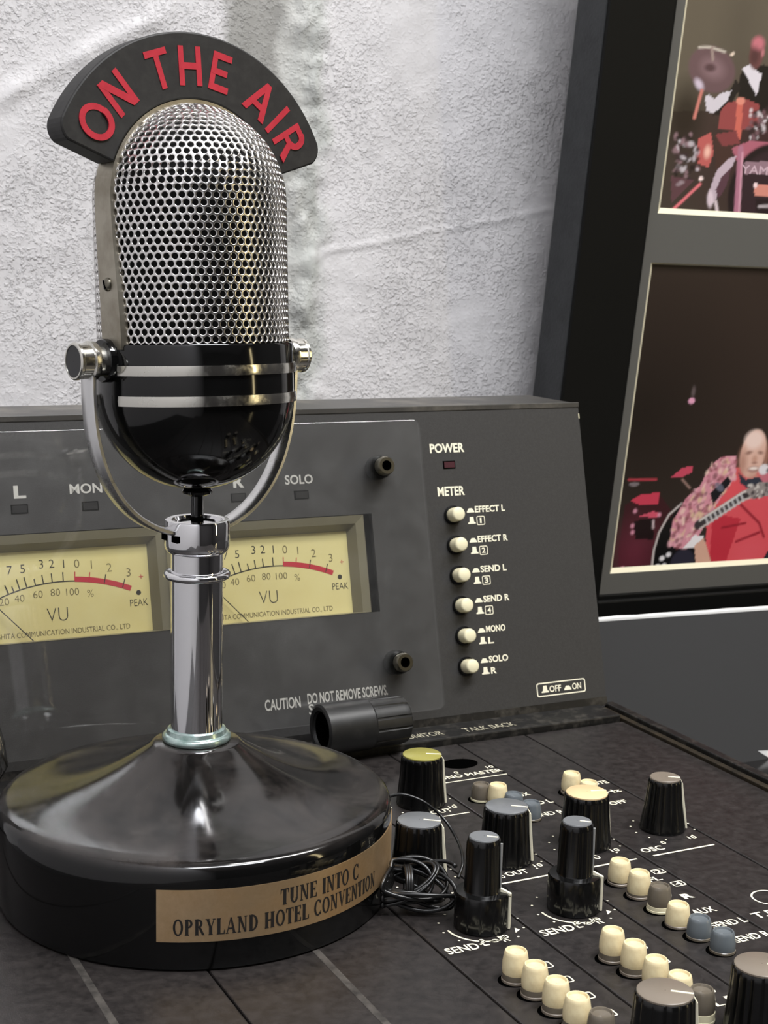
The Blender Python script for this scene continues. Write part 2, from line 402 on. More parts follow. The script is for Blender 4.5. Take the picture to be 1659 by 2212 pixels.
# ---- meter bridge shell
BH = .1500                                     # panel height along the slope
op_x0, op_x1, op_v0, op_v1 = -.1180, .0836, .0556, .1016
m4 = bmat()
pl = MB()
for (a, b, c, d) in ((-.19, op_x0, 0, BH), (op_x1, XR, 0, BH), (op_x0, op_x1, 0, op_v0), (op_x0, op_x1, op_v1, BH)):
    pl.box(a, b, c, d, -.0015, 0)
panel = pl.xf(m4).build('bridge_panel', panel_grey, con)
top = B0 + BV * BH
def prof_prism(poly, x0, x1):                  # (y,z) polygon extruded along x
    n = len(poly); v = [(x0, y, z + ZO) for y, z in poly] + [(x1, y, z + ZO) for y, z in poly]
    return MB().add(v, [tuple(range(n)), tuple(range(2 * n - 1, n - 1, -1))] + [(i, n + i, n + (i + 1) % n, (i + 1) % n) for i in range(n)])
prof_prism([(.052, -.003), (.118, -.003), (.118, .1478), (.0866, .1478)], -.188, XR - .002).build('bridge_body', rail_black, con)
prof_prism([(YB + .0016, ZB), (.118, -.003), (.118, .1486), (top[1] + .0016, top[2])], XR - .002, XR).build('bridge_end_plate', panel_grey, con, bevel=.0005)
prof_prism([(YB + .0016, ZB), (.118, -.003), (.118, .1486), (top[1] + .0016, top[2])], -.19, -.188).build('bridge_end_plate', panel_grey, con, bevel=.0005)
prof_prism([(top[1] - .0006, top[2] - .001), (.1185, .1470), (.1185, .1492), (top[1] + .0012, .1492), (top[1] - .0004, top[2] + .0020)], -.1904, XR + .0004).build(
    'bridge_top_plate', mat('bridge top paint', (62, 60, 57), .4, 0, .5, col2=(120, 114, 104), nscale=35, ndetail=10, nlo=.5, nhi=.85), con, bevel=.0005)
MB().box(-.19, XR, -.001, .0035, -.004, .0004).xf(bmat()).build('bridge_foot', rail_black, con)
MB().box(op_x0 - .005, op_x1 + .005, op_v0 - .004, op_v1 + .004, -.0150, -.0138).xf(m4).build('meter_well', hole_black, con)
# bare worn edge of the panel's top corner
MB().box(XR - .0003, XR + .0002, BH - .0065, BH - .004, -.0006, .0001).xf(m4).build('chipped_edge', ivory, con)

def legend(mb_vf, off, material, parent=con, name='legend'):
    return MB().add(*mb_vf).xf(bmat(off)).build(name, material, parent, recalc=False)
def blegend(s, qa, qb, h, material=white_ink, bold=.02, off=.00012, **k):
    xa, va = bridge(qa); xb, vb = bridge(qb)
    return legend(text_flat(s, xa, xb, (va + vb) / 2, h, bold, **k), off, material)

blegend('POWER', (929, 979), (1003, 975), .0043, bold=.03)
blegend('METER', (946, 1072), (1004, 1068), .0043, bold=.03)
blegend('SOLO', (616, 1047), (676, 1043), .0041, dim_ink)
blegend('MONO', (151, 1069), (247, 1060), .0041, dim_ink)
xa, va = bridge((30, 1076)); legend(text_flat('L', xa, xa + .0052, va, .0052, .04), .00012, dim_ink)
xa, va = bridge((504, 1053)); legend(text_flat('R', xa, xa + .0052, va, .0052, .04), .00012, dim_ink)
blegend('CAUTION', (573, 1536), (650, 1527), .0048, dim_ink)
blegend('DO NOT REMOVE SCREWS.', (665, 1521), (838, 1500), .0046, dim_ink)
xa, va = bridge((668, 1544)); legend(text_flat('S', xa, xa + .0026, va, .0046, .012), .00012, dim_ink)
# little lenses
def lens(q, w, h, material):
    x, v = bridge(q)
    b = MB().box(x - w / 2 - .0005, x + w / 2 + .0005, v - h / 2 - .0005, v + h / 2 + .0005, 0, .0002).xf(m4).build('lens_bezel', hole_black, con)
    MB().box(x - w / 2, x + w / 2, v - h / 2, v + h / 2, 0, .0005).xf(m4).build('lens', material, b)
lens((970, 1004), .0056, .0028, led_red); lens((651, 1069), .0062, .0030, led_dark); lens((42, 1100), .0062, .003, led_dark); lens((195, 1093), .0062, .003, led_dark); lens((515, 1075), .0062, .003, led_dark)

# push buttons of the meter selector, with their legends
btn_col = MB().lathe([(.0038, 0), (.0046, .0002), (.0046, .0012), (.0039, .0014)], 32).mesh('button_collar', knob_black, smooth=40)
btn_cap = MB().lathe([(.0034, .0004), (.0034, .0060), (.0032, .0068), (.0026, .0072), (0, .0073)], 32).mesh('button_cap', ivory, smooth=50)
q4 = m4.to_3x3().to_euler()
rows = [('EFFECT L', '1'), ('EFFECT R', '2'), ('SEND L', '3'), ('SEND R', '4'), ('MONO', 'L'), ('SOLO', 'R')]
def icon(x, v, up):
    s = .0042
    if up: pts = [(0, 0), (s, 0), (s, .0006), (s * .8, .0010), (s * .74, .0034), (s * .26, .0034), (s * .2, .0010), (0, .0006)]
    else: pts = [(0, 0), (s, 0), (s * .98, .0006), (s * .72, .0021), (s * .28, .0021), (s * .02, .0006)]
    return [(x + a, v + b, 0) for a, b in pts], [tuple(range(len(pts)))]
for i, (s1, s2) in enumerate(rows):
    v = .0985 - .01452 * i; x = .1264
    loc = m4 @ Vector((x, v, 0))
    c = link('selector_button', btn_col, con, loc, q4)
    link('button_cap', btn_cap, c)
    tx = x + .0080
    legend(icon(tx, v + .0007, False), .00012, white_ink); tw = {8: .0168, 6: .0146, 4: .0108}[len(s1)]
    legend(text_flat(s1, tx + .0046, tx + .0046 + tw, v + .0007, .0030, .03), .00012, white_ink)
    legend(icon(tx + .0002, v - .0048, True), .00012, white_ink)
    if s2.isdigit():
        legend(ring_poly(rrect(tx + .0050, tx + .0096, v - .0056, v - .0012, .0008), rrect(tx + .0054, tx + .0092, v - .0052, v - .0016, .0005)), .00012, white_ink)
        legend(text_flat(s2, tx + (.0068 if s2 == '1' else .0063), tx + (.0077 if s2 == '1' else .0084), v - .0046, .0025, .02), .00012, white_ink)
    else:
        legend(text_flat(s2, tx + .0052, tx + .0084, v - .0048, .0030, .03), .00012, white_ink)
ox0, ov0 = bridge((1160, 1500)); ox1, ov1 = bridge((1263, 1466))
ov0 = .0070; ov1 = .0138
legend(ring_poly(rrect(ox0, ox1, ov0, ov1, .0012), rrect(ox0 + .0006, ox1 - .0006, ov0 + .0006, ov1 - .0006, .0008)), .00012, white_ink)
vm_ = (ov0 + ov1) / 2 - .0015
legend(icon(ox0 + .0027, vm_, True), .00012, white_ink); legend(text_flat('OFF', ox0 + .0073, ox0 + .0140, vm_, .0030, .02), .00012, white_ink)
legend(icon(ox0 + .0157, vm_, False), .00012, white_ink); legend(text_flat('ON', ox0 + .0205, ox0 + .0257, vm_, .0030, .02), .00012, white_ink)
# a dark square gap under the frame of OFF/ON is just the panel

# ---- VU meters
MP = .0968                                     # pitch of the meters
FOFF = -.0060
def meter_pt(q): return bridge(q, FOFF)
ca = [meter_pt(q) for q in ((500, 1243), (612, 1222), (716, 1240))]
(xa, ya), (xb, yb), (xc, yc) = ca
dd = 2 * (xa * (yb - yc) + xb * (yc - ya) + xc * (ya - yb))
ux = ((xa**2 + ya**2) * (yb - yc) + (xb**2 + yb**2) * (yc - ya) + (xc**2 + yc**2) * (ya - yb)) / dd
uy = ((xa**2 + ya**2) * (xc - xb) + (xb**2 + yb**2) * (xa - xc) + (xc**2 + yc**2) * (xb - xa)) / dd
ur = math.hypot(xa - ux, ya - uy)
def ang(q): x, y = meter_pt(q); return math.degrees(math.atan2(y - uy, x - ux))
def arc_band(a0, a1, r0, r1, n=40):
    v = []; f = []
    for i in range(n + 1):
        a = R(a0 + (a1 - a0) * i / n)
        v += [(ux + r0 * math.cos(a), uy + r0 * math.sin(a), 0), (ux + r1 * math.cos(a), uy + r1 * math.sin(a), 0)]
        if i: f.append((2 * i - 2, 2 * i - 1, 2 * i + 1, 2 * i))
    return v, f
a_zero = ang((612, 1222)); a_end = ang((718, 1242))
def meter(dx):
    Mf = bmat(FOFF) @ Matrix.Translation((dx, 0, 0))
    M0 = bmat(0) @ Matrix.Translation((dx, 0, 0))
    face = MB().box(-.0150, .0742, .0563, .0970, -.0010, 0).xf(Mf).build('vu_meter', vu_face, con)
    P = lambda vf, m, n='scale_print', o=.0001: MB().add([(a, b, o) for a, b, _ in vf[0]], vf[1]).xf(Mf).build(n, m, face, recalc=False)
    # housing: a tray round the face, inner walls sloping out to the window
    hx0, hx1, hv0, hv1 = -.0176, .0791, .0558, .1012
    fx0, fx1, fv0, fv1 = -.0120, .0724, .0563, .0944
    o_ = [(hx0, hv0, .006), (hx1, hv0, .006), (hx1, hv1, .006), (hx0, hv1, .006)]
    i_ = [(fx0, fv0, .0001), (fx1, fv0, .0001), (fx1, fv1, .0001), (fx0, fv1, .0001)]
    mid = [((a[0] * .45 + b[0] * .55), (a[1] * .45 + b[1] * .55), .0048 if k else .0048) for k, (a, b) in enumerate(zip(o_, i_))]
    bk = [(hx0, hv0, -.006), (hx1, hv0, -.006), (hx1, hv1, -.006), (hx0, hv1, -.006)]
    v = o_ + mid + i_ + bk
    f = []
    for k in range(4):
        j = (k + 1) % 4
        f += [(k, j, 4 + j, 4 + k), (4 + k, 4 + j, 8 + j, 8 + k), (k, 12 + k, 12 + j, j)]
    MB().add(v, f).xf(Mf).build('meter_housing', vu_house, face)
    MB().box(hx0, hx1, hv0, hv1, .0002, .0008).xf(M0).build('meter_window', clear_pane, face)
    P(arc_band(a_zero + 50, a_zero, ur - .00025, ur + .00025), vu_ink)
    P(arc_band(a_zero, a_end, ur - .0004, ur + .0019), vu_red)
    ticks = [(.0, 0), (.5, 1)]
    # ticks at the measured angles
    for q, red, L in (((480, 1234), 0, .0042), ((494, 1238), 0, .0026), ((507, 1238), 0, .0048), ((520, 1232), 0, .0048), ((537, 1230), 0, .003), ((552, 1226), 0, .0039), ((569, 1224), 0, .0039), ((590, 1222), 0, .0040), ((612, 1222), 1, .0040), ((639, 1222), 1, .0040), ((668, 1228), 1, .0040), ((703, 1236), 1, .0040)):
        a = R(ang(q)); n = Vector((math.cos(a), math.sin(a))); tt = Vector((-n.y, n.x)) * (.00022 if not red else .0002)
        p0 = Vector((ux, uy)) + n * ur; p1 = p0 + n * L
        P(([(*(p0 + tt), 0), (*(p0 - tt), 0), (*(p1 - tt), 0), (*(p1 + tt), 0)], [(0, 1, 2, 3)]), vu_red if red and q[0] < 650 else vu_ink, o=.00015)
    for k in range(7):                        # left half of the scale
        a = R(a_zero + 22 + k * (30 / 6.)); n = Vector((math.cos(a), math.sin(a))); tt = Vector((-n.y, n.x)) * .0002
        p0 = Vector((ux, uy)) + n * ur; p1 = p0 + n * (.0048 if k % 2 else .003)
        P(([(*(p0 + tt), 0), (*(p0 - tt), 0), (*(p1 - tt), 0), (*(p1 + tt), 0)], [(0, 1, 2, 3)]), vu_ink)
    def w(s, q, h, m, wd=None, b=0.):
        x, y = meter_pt(q); v_, f_ = text_flat(s, 0, wd, 0, h, b)
        ww = max(p[0] for p in v_); P(([(p[0] - ww / 2 + x, p[1] - h / 2 + y, 0) for p in v_], f_), m)
    for s, q, m in (('7', (487, 1200), vu_ink), ('5', (512, 1197), vu_ink), ('3', (547, 1188), vu_ink), ('2', (567, 1187), vu_ink), ('1', (590, 1187), vu_ink), ('0', (615, 1187), vu_thin), ('1', (643, 1189), vu_thin), ('2', (677, 1195), vu_thin), ('3', (714, 1205), vu_thin), ('+', (738, 1214), vu_red)):
        w(s, q, .0036 if s != '+' else .003, m, b=-.008)
    for s, q in (('20', (478, 1264)), ('40', (507, 1257)), ('60', (542, 1249)), ('80', (575, 1245)), ('100', (608, 1244)), ('%', (642, 1247))):
        w(s, q, .0030, vu_thin, b=-.008)
    for s, q in (('10', (455, 1210)), ('20', (420, 1225)), ('0', (440, 1280))): w(s, q, .0036, vu_ink, b=-.008)
    w('VU', (580, 1290), .0058, vu_ink, .0090, b=-.02)
    w('PEAK', (735, 1266), .0030, vu_ink, .0080, b=-.01)
    x, y = meter_pt((734, 1246))
    P((([(x + .0011 * math.cos(2 * PI * k / 20), y + .0011 * math.sin(2 * PI * k / 20), 0) for k in range(20)]), [tuple(range(20))]), vu_ink)
    xa, ya = meter_pt((480, 1341)); xb, yb = meter_pt((719, 1317))
    v_, f_ = text_flat('MATSUSHITA COMMUNICATION INDUSTRIAL CO., LTD', xa - .011, xb, (ya + yb) / 2, .0022, .0)
    P((v_, f_), vu_thin)
    # needle and its pivot
    pa = Vector(meter_pt((535, 1341))); pb = Vector(meter_pt((400, 1214)))
    nd = [(pa.x, pa.y - .001, .0022), (pb.x, pb.y, .0022)]
    MB().tube(nd, .00022, 6).xf(Mf).build('needle', vu_ink, face)
meter(0); meter(-MP)

# ---- clear cover on stand-off screws
OFF = .0080
cov = rrect(-.150, .1092, .0078, .1442, .0035, 6)
cover = MB().prism(cov, -.0020, 0).xf(bmat(OFF)).build('clear_cover', clear_cover, con, bevel=.0004)
so = [(.0062, -.0080), (.0062, -.0066), (.0042, -.0062), (.0042, -.0020)]
for q in ((833, 1006), (873, 1431)):
    u_, v_ = bridge(q, .0125)
    loc = bmat(OFF) @ Vector((u_, v_, 0))
    o = MB().lathe([(.0001, -.0066), (.0052, -.0066), (.0056, -.0060), (.0054, 0), (.0046, .0012), (.0046, .0016)], 32).build('standoff_bush', dark_steel, con, loc, q4, smooth=40)
    MB().lathe([(.0001, .0016), (.0044, .0016), (.0044, .0050), (.0038, .0058), (.0024, .0058), (.0022, .0022), (.0001, .0022)], 28).build('socket_screw', steel, o, smooth=40)
    MB().lathe([(.0001, .0026), (.0021, .0026), (.0021, .0056)], 6).build('hex_socket', hole_black, o)

# ---- printed legends on the deck
def dl(vf, material=white_ink, z=.00012):
    return MB().add([(a, b, z + ZO) for a, b, _ in vf[0]], vf[1]).build('deck_legend', material, con, recalc=False)
def dtext(s, qa, qb, h, bold=.02):
    a = deck(qa); b = deck(qb); dl(text_flat(s, a[0], b[0], (a[1] + b[1]) / 2, h, bold))
def drule(qa, qb, w=.0008):
    a = deck(qa); b = deck(qb); y = (a[1] + b[1]) / 2
    dl(([(a[0], y - w / 2, 0), (b[0], y - w / 2, 0), (b[0], y + w / 2, 0), (a[0], y + w / 2, 0)], [(0, 1, 2, 3)]))
def ddot(x, y, r=.0006):
    dl(([(x + r * math.cos(2 * PI * k / 10), y + r * math.sin(2 * PI * k / 10), 0) for k in range(10)], [tuple(range(10))]))
YL = deck((1093, 1908))[1]
for xa, xb in ((.004, .0325), (.0395, .0685), (.0755, .1045), (.112, .1405)):
    dl(([(xa, YL - .0005, 0), (xb, YL - .0005, 0), (xb, YL + .0005, 0), (xa, YL + .0005, 0)], [(0, 1, 2, 3)]))
drule((935, 1696), (1095, 1672)); drule((940, 1766), (1015, 1756))
dtext('MONO MASTER', (934, 1688), (1088, 1666), .0036)
dtext('OUT', (935, 1760), (979, 1752), .0036)
dtext('AUX', (1112, 1724), (1147, 1717), .0036); dtext('SEND L', (1130, 1744), (1196, 1733), .0036); dtext('SEND R', (1152, 1767), (1222, 1756), .0036)
dtext('NOTE', (1272, 1699), (1316, 1691), .0034); dtext('1kHz', (1290, 1719), (1343, 1709), .0034); dtext('OFF', (1322, 1740), (1357, 1733), .0034)
dtext('OUT', (1100, 1895), (1143, 1884), .0036); dtext('O', (1288, 1857), (1300, 1854), .0036)
dtext('OSC', (1392, 1843), (1438, 1834), .0038)
for s, q in (('10', (1053, 1660)), ('0', (984, 1672)), ('10', (973, 1747)), ('10', (1157, 1874)), ('0', (1084, 1898)), ('10', (1324, 1841)), ('0', (1432, 1824)), ('10', (1491, 1813)), ('0', (1246, 1998)), ('10', (1281, 1992)), ('0', (1040, 2038)), ('10', (1081, 2030))):
    a = deck(q); dl(text_flat(s, a[0], a[0] + (.0036 if s == '10' else .002), a[1], .0026, .02))
for qa, qb, qc, qd in (((1178, 2024), (1244, 2007), (1251, 2006), (1306, 1993)), ((972, 2064), (1038, 2047), (1047, 2044), (1104, 2032))):
    dtext('SEND', qa, qb, .0042)
    a = deck(qc); b = deck(qd); y = (a[1] + b[1]) / 2; wd_ = b[0] - a[0]
    dl(text_flat('L', a[0], a[0] + .0021, y, .0042, .02)); dl(text_flat('R', b[0] - .0024, b[0], y, .0042, .02))
    mx = a[0] + wd_ * .5; my = y + .0019
    dl(([(mx + r_ * math.cos(2 * PI * k / 20), my + .8 * r_ * math.sin(2 * PI * k / 20), 0) for r_ in (.0014, .0009) for k in range(20)], [(k, (k + 1) % 20, 20 + (k + 1) % 20, 20 + k) for k in range(20)]))
    dl(([(mx - .0020, my - .0003, 0), (mx + .0020, my - .0003, 0), (mx + .0020, my + .0003, 0), (mx - .0020, my + .0003, 0)], [(0, 1, 2, 3)]))
def boxed(s, q, w=.0052, h=.0042):
    a = deck(q); x, y = a[0], a[1]
    dl(ring_poly(rrect(x - w / 2, x + w / 2, y - h / 2, y + h / 2, .0009), rrect(x - w / 2 + .0005, x + w / 2 - .0005, y - h / 2 + .0005, y + h / 2 - .0005, .0006)))
    if s: dl(text_flat(s, x - .0014, x + .0014, y - .0013, .0026, .02))
boxed('2', (1422, 1883)); boxed('4', (1465, 1909)); dtext('FL', (1406, 1906), (1432, 1900), .0034)
dtext('L', (1452, 1949), (1466, 1946), .0030); dtext('R', (1480, 1942), (1502, 1938), .0038, .05)
dtext('AUX', (1505, 1978), (1549, 1967), .0040); dtext('SEND L', (1546, 2007), (1616, 1990), .0040); dtext('SEND R', (1593, 2038), (1668, 2020), .0040)
dtext('T.B.', (1636, 1985), (1690, 1973), .0042)
boxed('', (1176, 2086)); boxed('', (1220, 2117)); boxed('', (1266, 2152)); boxed('', (1313, 2190)); boxed('', (1380, 2046)); boxed('', (1428, 2076)); boxed('', (1473, 2108)); boxed('', (1525, 2140))
dtext('L', (1550, 2175), (1570, 2170), .0026); dtext('R', (1582, 2168), (1606, 2161), .0044, .04)
a = deck((1660, 1939)); dl(([(a[0] + r_ * math.cos(2 * PI * k / 40), a[1] + r_ * math.sin(2 * PI * k / 40), 0) for r_ in (.0062, .0055) for k in range(40)], [(k, (k + 1) % 40, 40 + (k + 1) % 40, 40 + k) for k in range(40)]))
# writing on the back rail
for s, qa, qb in (('MONITOR', (866, 1598), (958, 1585)), ('TALK BACK', (1006, 1581), (1114, 1565))):
    A = deck(qa, .003); B = deck(qb, .003)
    MB().add(*text_flat(s, A[0], B[0], (A[1] + B[1]) / 2 - .001, .0052, .015)).build('rail_legend', mat('worn ink ' + s, (190, 184, 160), .7, col2=(40, 38, 34), nscale=700, nlo=.45, nhi=.6), con, (0, 0, ZO + .00315), recalc=False)
# oval recess
a = deck((993, 1650)); MB().add([(a[0] + .0085 * math.cos(2 * PI * k / 32), a[1] + .0062 * math.sin(2 * PI * k / 32), ZO + .00012) for k in range(32)], [tuple(range(32))]).build('deck_recess', hole_black, con)

# ---- knobs
def knob_mesh(r0, r1, h, nf=13, depth=.05):
    def rad(a, r, z):
        if z < .0012 or r < r1 * .6: return r
        c = abs(math.sin(a * nf / 2))
        return r * (1 - depth * (1 - c) ** 2)
    prof = [(r0 * .97, 0), (r0, .0006), (r0, .0016), (r0 * .3 + r1 * .7, h * .55), (r1, h - .0024), (r1 * .985, h - .0012), (r1 * .95, h - .0006), (r1 * .90, h - .0004), (.0001, h - .0004)]
    return MB().lathe(prof, nf * 8, rad).mesh('knob', knob_black, smooth=35)
def cap_mesh(r, h, m):
    return MB().lathe([(r, h - .0005), (r, h), (r * .95, h + .0003), (.0001, h + .0003)], 40).mesh('knob_cap', m, smooth=40)
def line_mesh(r, h):
    return MB().box(r * .18, r * .92, -.0004, .0004, h + .0002, h + .00045).mesh('pointer_line', white_ink)
def fin_mesh(r0, r1, h, zb=.001, inset=0.):
    w = .00045
    pts = [(r1 * .9, h - .0002), (r1 + .0004, h - .0022), (r0 + .0006, zb), (r0 - .002, zb), (r1 - .003, h - .003)]
    n = len(pts)
    v = [(x, -w, z) for x, z in pts] + [(x, w, z) for x, z in pts]
    return MB().add(v, [tuple(range(n)), tuple(range(2 * n - 1, n - 1, -1))] + [(i, n + i, n + (i + 1) % n, (i + 1) % n) for i in range(n)]).mesh('pointer_fin', white_ink)
knob_big = knob_mesh(.0100, .0086, .021); fin_big = fin_mesh(.0100, .0086, .021); line_big = line_mesh(.0084, .021)
knob_osc = knob_mesh(.0090, .0066, .021, 11); fin_osc = fin_mesh(.0090, .0066, .021); line_osc = line_mesh(.0062, .021)
def knob(name, q, h, me, fin, line, capm, r, a, z=0):
    p = deck(q, h)
    o = link(name, me, con, (p[0], p[1], ZO), (0, 0, R(a)))
    link('knob_cap', cap_mesh(r, h, capm), o)
    link('pointer_line', line, o); link('pointer_fin', fin, o)
    return p
kn = {}
for key, q, capm, a in (('a', (912, 1629), cap_olive, -30), ('b', (906, 1771), cap_grey, -38), ('c', (1095, 1741), cap_grey, -38), ('d', (1268, 1711), cap_cream, -12), ('h', (1437, 2141), cap_taupe, -40), ('i', (1646, 2083), cap_taupe, -40)):
    kn[key] = knob('rotary_knob', q, .021, knob_big, fin_big, line_big, capm, .0079, a)
kn['e'] = knob('rotary_knob', (1437, 1679), .021, knob_osc, fin_osc, line_osc, cap_taupe, .0060, -36)
# cream knob has a cream side fin
# concentric send knobs: wide lower ring with a tall slim knob on top
low = MB().lathe([(.0088, 0), (.0092, .0006), (.0092, .0118), (.0088, .0126), (.0064, .0130), (.0001, .0130)], 13 * 8,
                 lambda a, r, z: r * (1 - .03 * (1 - abs(math.sin(a * 6.5))) ** 2) if r > .007 and .001 < z < .012 else r).mesh('concentric_knob', knob_black, smooth=35)
up_prof = [(.0064, .0128), (.0062, .0135), (.0058, .0290), (.0056, .0305), (.0052, .0311), (.0048, .0312), (.0001, .0312)]
upm = MB().lathe(up_prof, 11 * 8, lambda a, r, z: r * (1 - .05 * (1 - abs(math.sin(a * 5.5))) ** 2) if .0133 < z < .0303 and r > .005 else r).mesh('upper_knob', knob_black, smooth=35)
low_fin = MB().box(.0086, .0098, -.0006, .0006, .0004, .0120).add([(.0062, -.0006, .0142), (.0098, -.0006, .0126), (.0098, .0006, .0126), (.0062, .0006, .0142), (.0062, -.0006, .0130), (.0098, -.0006, .0115), (.0098, .0006, .0115), (.0062, .0006, .0130)], [(0, 1, 2, 3), (4, 5, 6, 7), (0, 4, 5, 1), (1, 5, 6, 2), (2, 6, 7, 3), (3, 7, 4, 0)]).mesh('pointer_fin', white_ink)
up_fin = MB().box(.0050, .0063, -.0004, .0004, .0135, .0296).mesh('pointer_fin', mat('grey fin', (150, 150, 148), .4))
for key, q in (('f', (1046, 1808)), ('g', (1247, 1775))):
    p = deck(q, .0312); kn[key] = p
    o = link('concentric_knob', low, con, (p[0], p[1], ZO), (0, 0, R(-40)))
    link('upper_knob', upm, o); link('pointer_fin', low_fin, o); link('pointer_fin', up_fin, o)
    link('knob_cap', cap_mesh(.0050, .0313, cap_grey), o); link('pointer_line', line_mesh(.0050, .0313), o)
    # printed ring round the front-left of the knob
    rr = .0121; v = []; f = []
    for i in range(41):
        a = R(175 + i * (105 / 40.))
        v += [(p[0] + (rr - .0004) * math.cos(a), p[1] + (rr - .0004) * math.sin(a), 0), (p[0] + (rr + .0004) * math.cos(a), p[1] + (rr + .0004) * math.sin(a), 0)]
        if i: f.append((2 * i - 2, 2 * i - 1, 2 * i + 1, 2 * i))
    dl((v, f))
    a = R(-42); c_ = (p[0] + rr * math.cos(a), p[1] + rr * math.sin(a))
    dl(([(c_[0] - .0012, c_[1] - .0014, 0), (c_[0] + .0014, c_[1] + .0002, 0), (c_[0] + .0004, c_[1] + .0020, 0)], [(0, 1, 2)]))
for key, p in kn.items():                     # tick dots round each knob
    rr = {'f': .0142, 'g': .0142, 'e': .0125}.get(key, .0135)
    for i in range(11):
        a = R(-60 + i * 30); ddot(p[0] + rr * math.cos(a), p[1] + rr * math.sin(a), .00045)

# ---- push buttons on the deck
def button_prof(h, r=.0041):
    return [(r * .97, 0), (r * 1.02, h * .15), (r, h * .5), (r * .90, h * .85), (r * .85, h * .96), (r * .80, h), (r * .72, h * .995), (r * .64, h * .90), (.0001, h * .84)]
def mk_button(capm, h):
    return MB().lathe(button_prof(h), 32).mesh('push_button', capm, smooth=50)
bt = {'cream': mk_button(cream, .0072), 'smoke': mk_button(smoke, .0068), 'blue': mk_button(bluegrey, .0066)}
bt_base = {n: MB().lathe([(.0043, 0), (.0043, .0008), (.0041, .0010), (.0001, .0010)], 28).mesh('button_base', m, smooth=40) for n, m in (('cream', cap_taupe), ('smoke', ivory), ('blue', smoke))}
bt_mid = MB().lathe([(.0041, 0), (.0041, .0020), (.0001, .0020)], 28).mesh('button_collar', smoke, smooth=40)
bt_hole = MB().lathe([(.0001, .00014), (.0050, .00014), (.0050, 0)], 32, lambda a, r, z: r).mesh('button_well', hole_black)
def button(q, kind, raised=.0024, htop=None):
    hh = {'cream': .0072, 'smoke': .0068, 'blue': .0066}[kind] + raised
    p = deck(q, hh)
    o = link('push_button', bt[kind], con, (p[0], p[1], ZO + raised))
    b = link('button_base', bt_base[kind], o, (0, 0, -raised))
    if raised > .0015:
        c = link('button_collar', MATS_collar[kind], o, (0, 0, -raised + .0006))
        c.scale = (1, 1, (raised - .0006) / .0020)
    w = link('button_well', bt_hole, o, (-.0006, 0, -raised)); w.scale = (1.0, .92, 1)
MATS_collar = {'cream': bt_mid, 'smoke': MB().lathe([(.0042, 0), (.0042, .0020), (.0001, .0020)], 28).mesh('button_collar', ivory, smooth=40), 'blue': bt_mid}
for q, kind, rs in (((1115, 2052), 'cream', .0028), ((1157, 2082), 'cream', .0028), ((1203, 2116), 'cream', .0028), ((1248, 2151), 'cream', .0028), ((1300, 2186), 'smoke', .0028),
                    ((1324, 2008), 'cream', .0028), ((1371, 2036), 'cream', .0028), ((1418, 2070), 'cream', .0028), ((1469, 2104), 'cream', .0028), ((1517, 2135), 'smoke', .0030),
                    ((1340, 1858), 'cream', .0014), ((1382, 1883), 'cream', .0018), ((1426, 1912), 'smoke', .0022), ((1466, 1952), 'cream', .0004), ((1512, 1981), 'blue', .0004), ((1563, 2010), 'blue', .0004),
                    ((1040, 1693), 'smoke', .0), ((1076, 1694), 'cream', .001), ((1110, 1714), 'blue', .0), ((1148, 1732), 'blue', .0004),
                    ((1235, 1669), 'cream', .0016), ((1272, 1688), 'cream', .001)):
    button(q, kind, rs)

# ================================================================== MICROPHONE
MX, MY = -.0537, -.0893
MROT = R(13)
HEAD = []                                      # parts that tilt back together in the yoke
mic = thing('desk_microphone', 'vintage chrome and black desk microphone with ON THE AIR arch sign, on round black base', 'microphone', (MX, MY, 0), (0, 0, MROT))
# round base with a concave flared top
base_prof = [(.0001, 0), (.0660, 0), (.0676, .0008), (.0680, .0030), (.0684, .0270), (.0682, .0312), (.0674, .0334), (.0660, .0346), (.0640, .0352)]
for i in range(1, 15):                        # flare
    u_ = i / 14; r_ = .0640 + (.0165 - .0640) * u_
    base_prof.append((r_, .0352 + .0153 * (u_ ** 2.1) + .0010 * u_))
base_prof += [(.0155, .0524), (.0145, .0530), (.0001, .0530)]
MB().lathe(base_prof, 160).build('base', base_black, mic, smooth=35)
MB().lathe([(.0085, .0528), (.0112, .0528), (.0119, .0536), (.0119, .0548), (.0112, .0556), (.0104, .0558), (.0100, .0572), (.0088, .0576)], 64).build('base_collar', teal, mic, smooth=50)
MB().lathe([(.0089, .0550), (.0089, .1200)], 64).build('column', chrome, mic, smooth=180)
MB().lathe([(.0089 + .0013 + .0013 * math.cos(2 * PI * k / 14), .1116 + .0013 * math.sin(2 * PI * k / 14)) for k in range(14)], 64, closed=True).build('column_ring', chrome, mic, smooth=180)
MB().lathe([(.0001, .1190), (.0086, .1190), (.0098, .1194), (.0108, .1206), (.0111, .1220), (.0111, .1298), (.0108, .1306), (.0098, .1309), (.0085, .1306), (.0080, .1296), (.0001, .1294)], 64).build('collar', chrome, mic, smooth=35)
MB().lathe([(.0022, .1290), (.0022, .1385), (.0030, .1388), (.0050, .1396), (.0052, .1404), (.0040, .1420), (.0001, .1430)], 40).build('stem', gloss_black, mic, smooth=50)
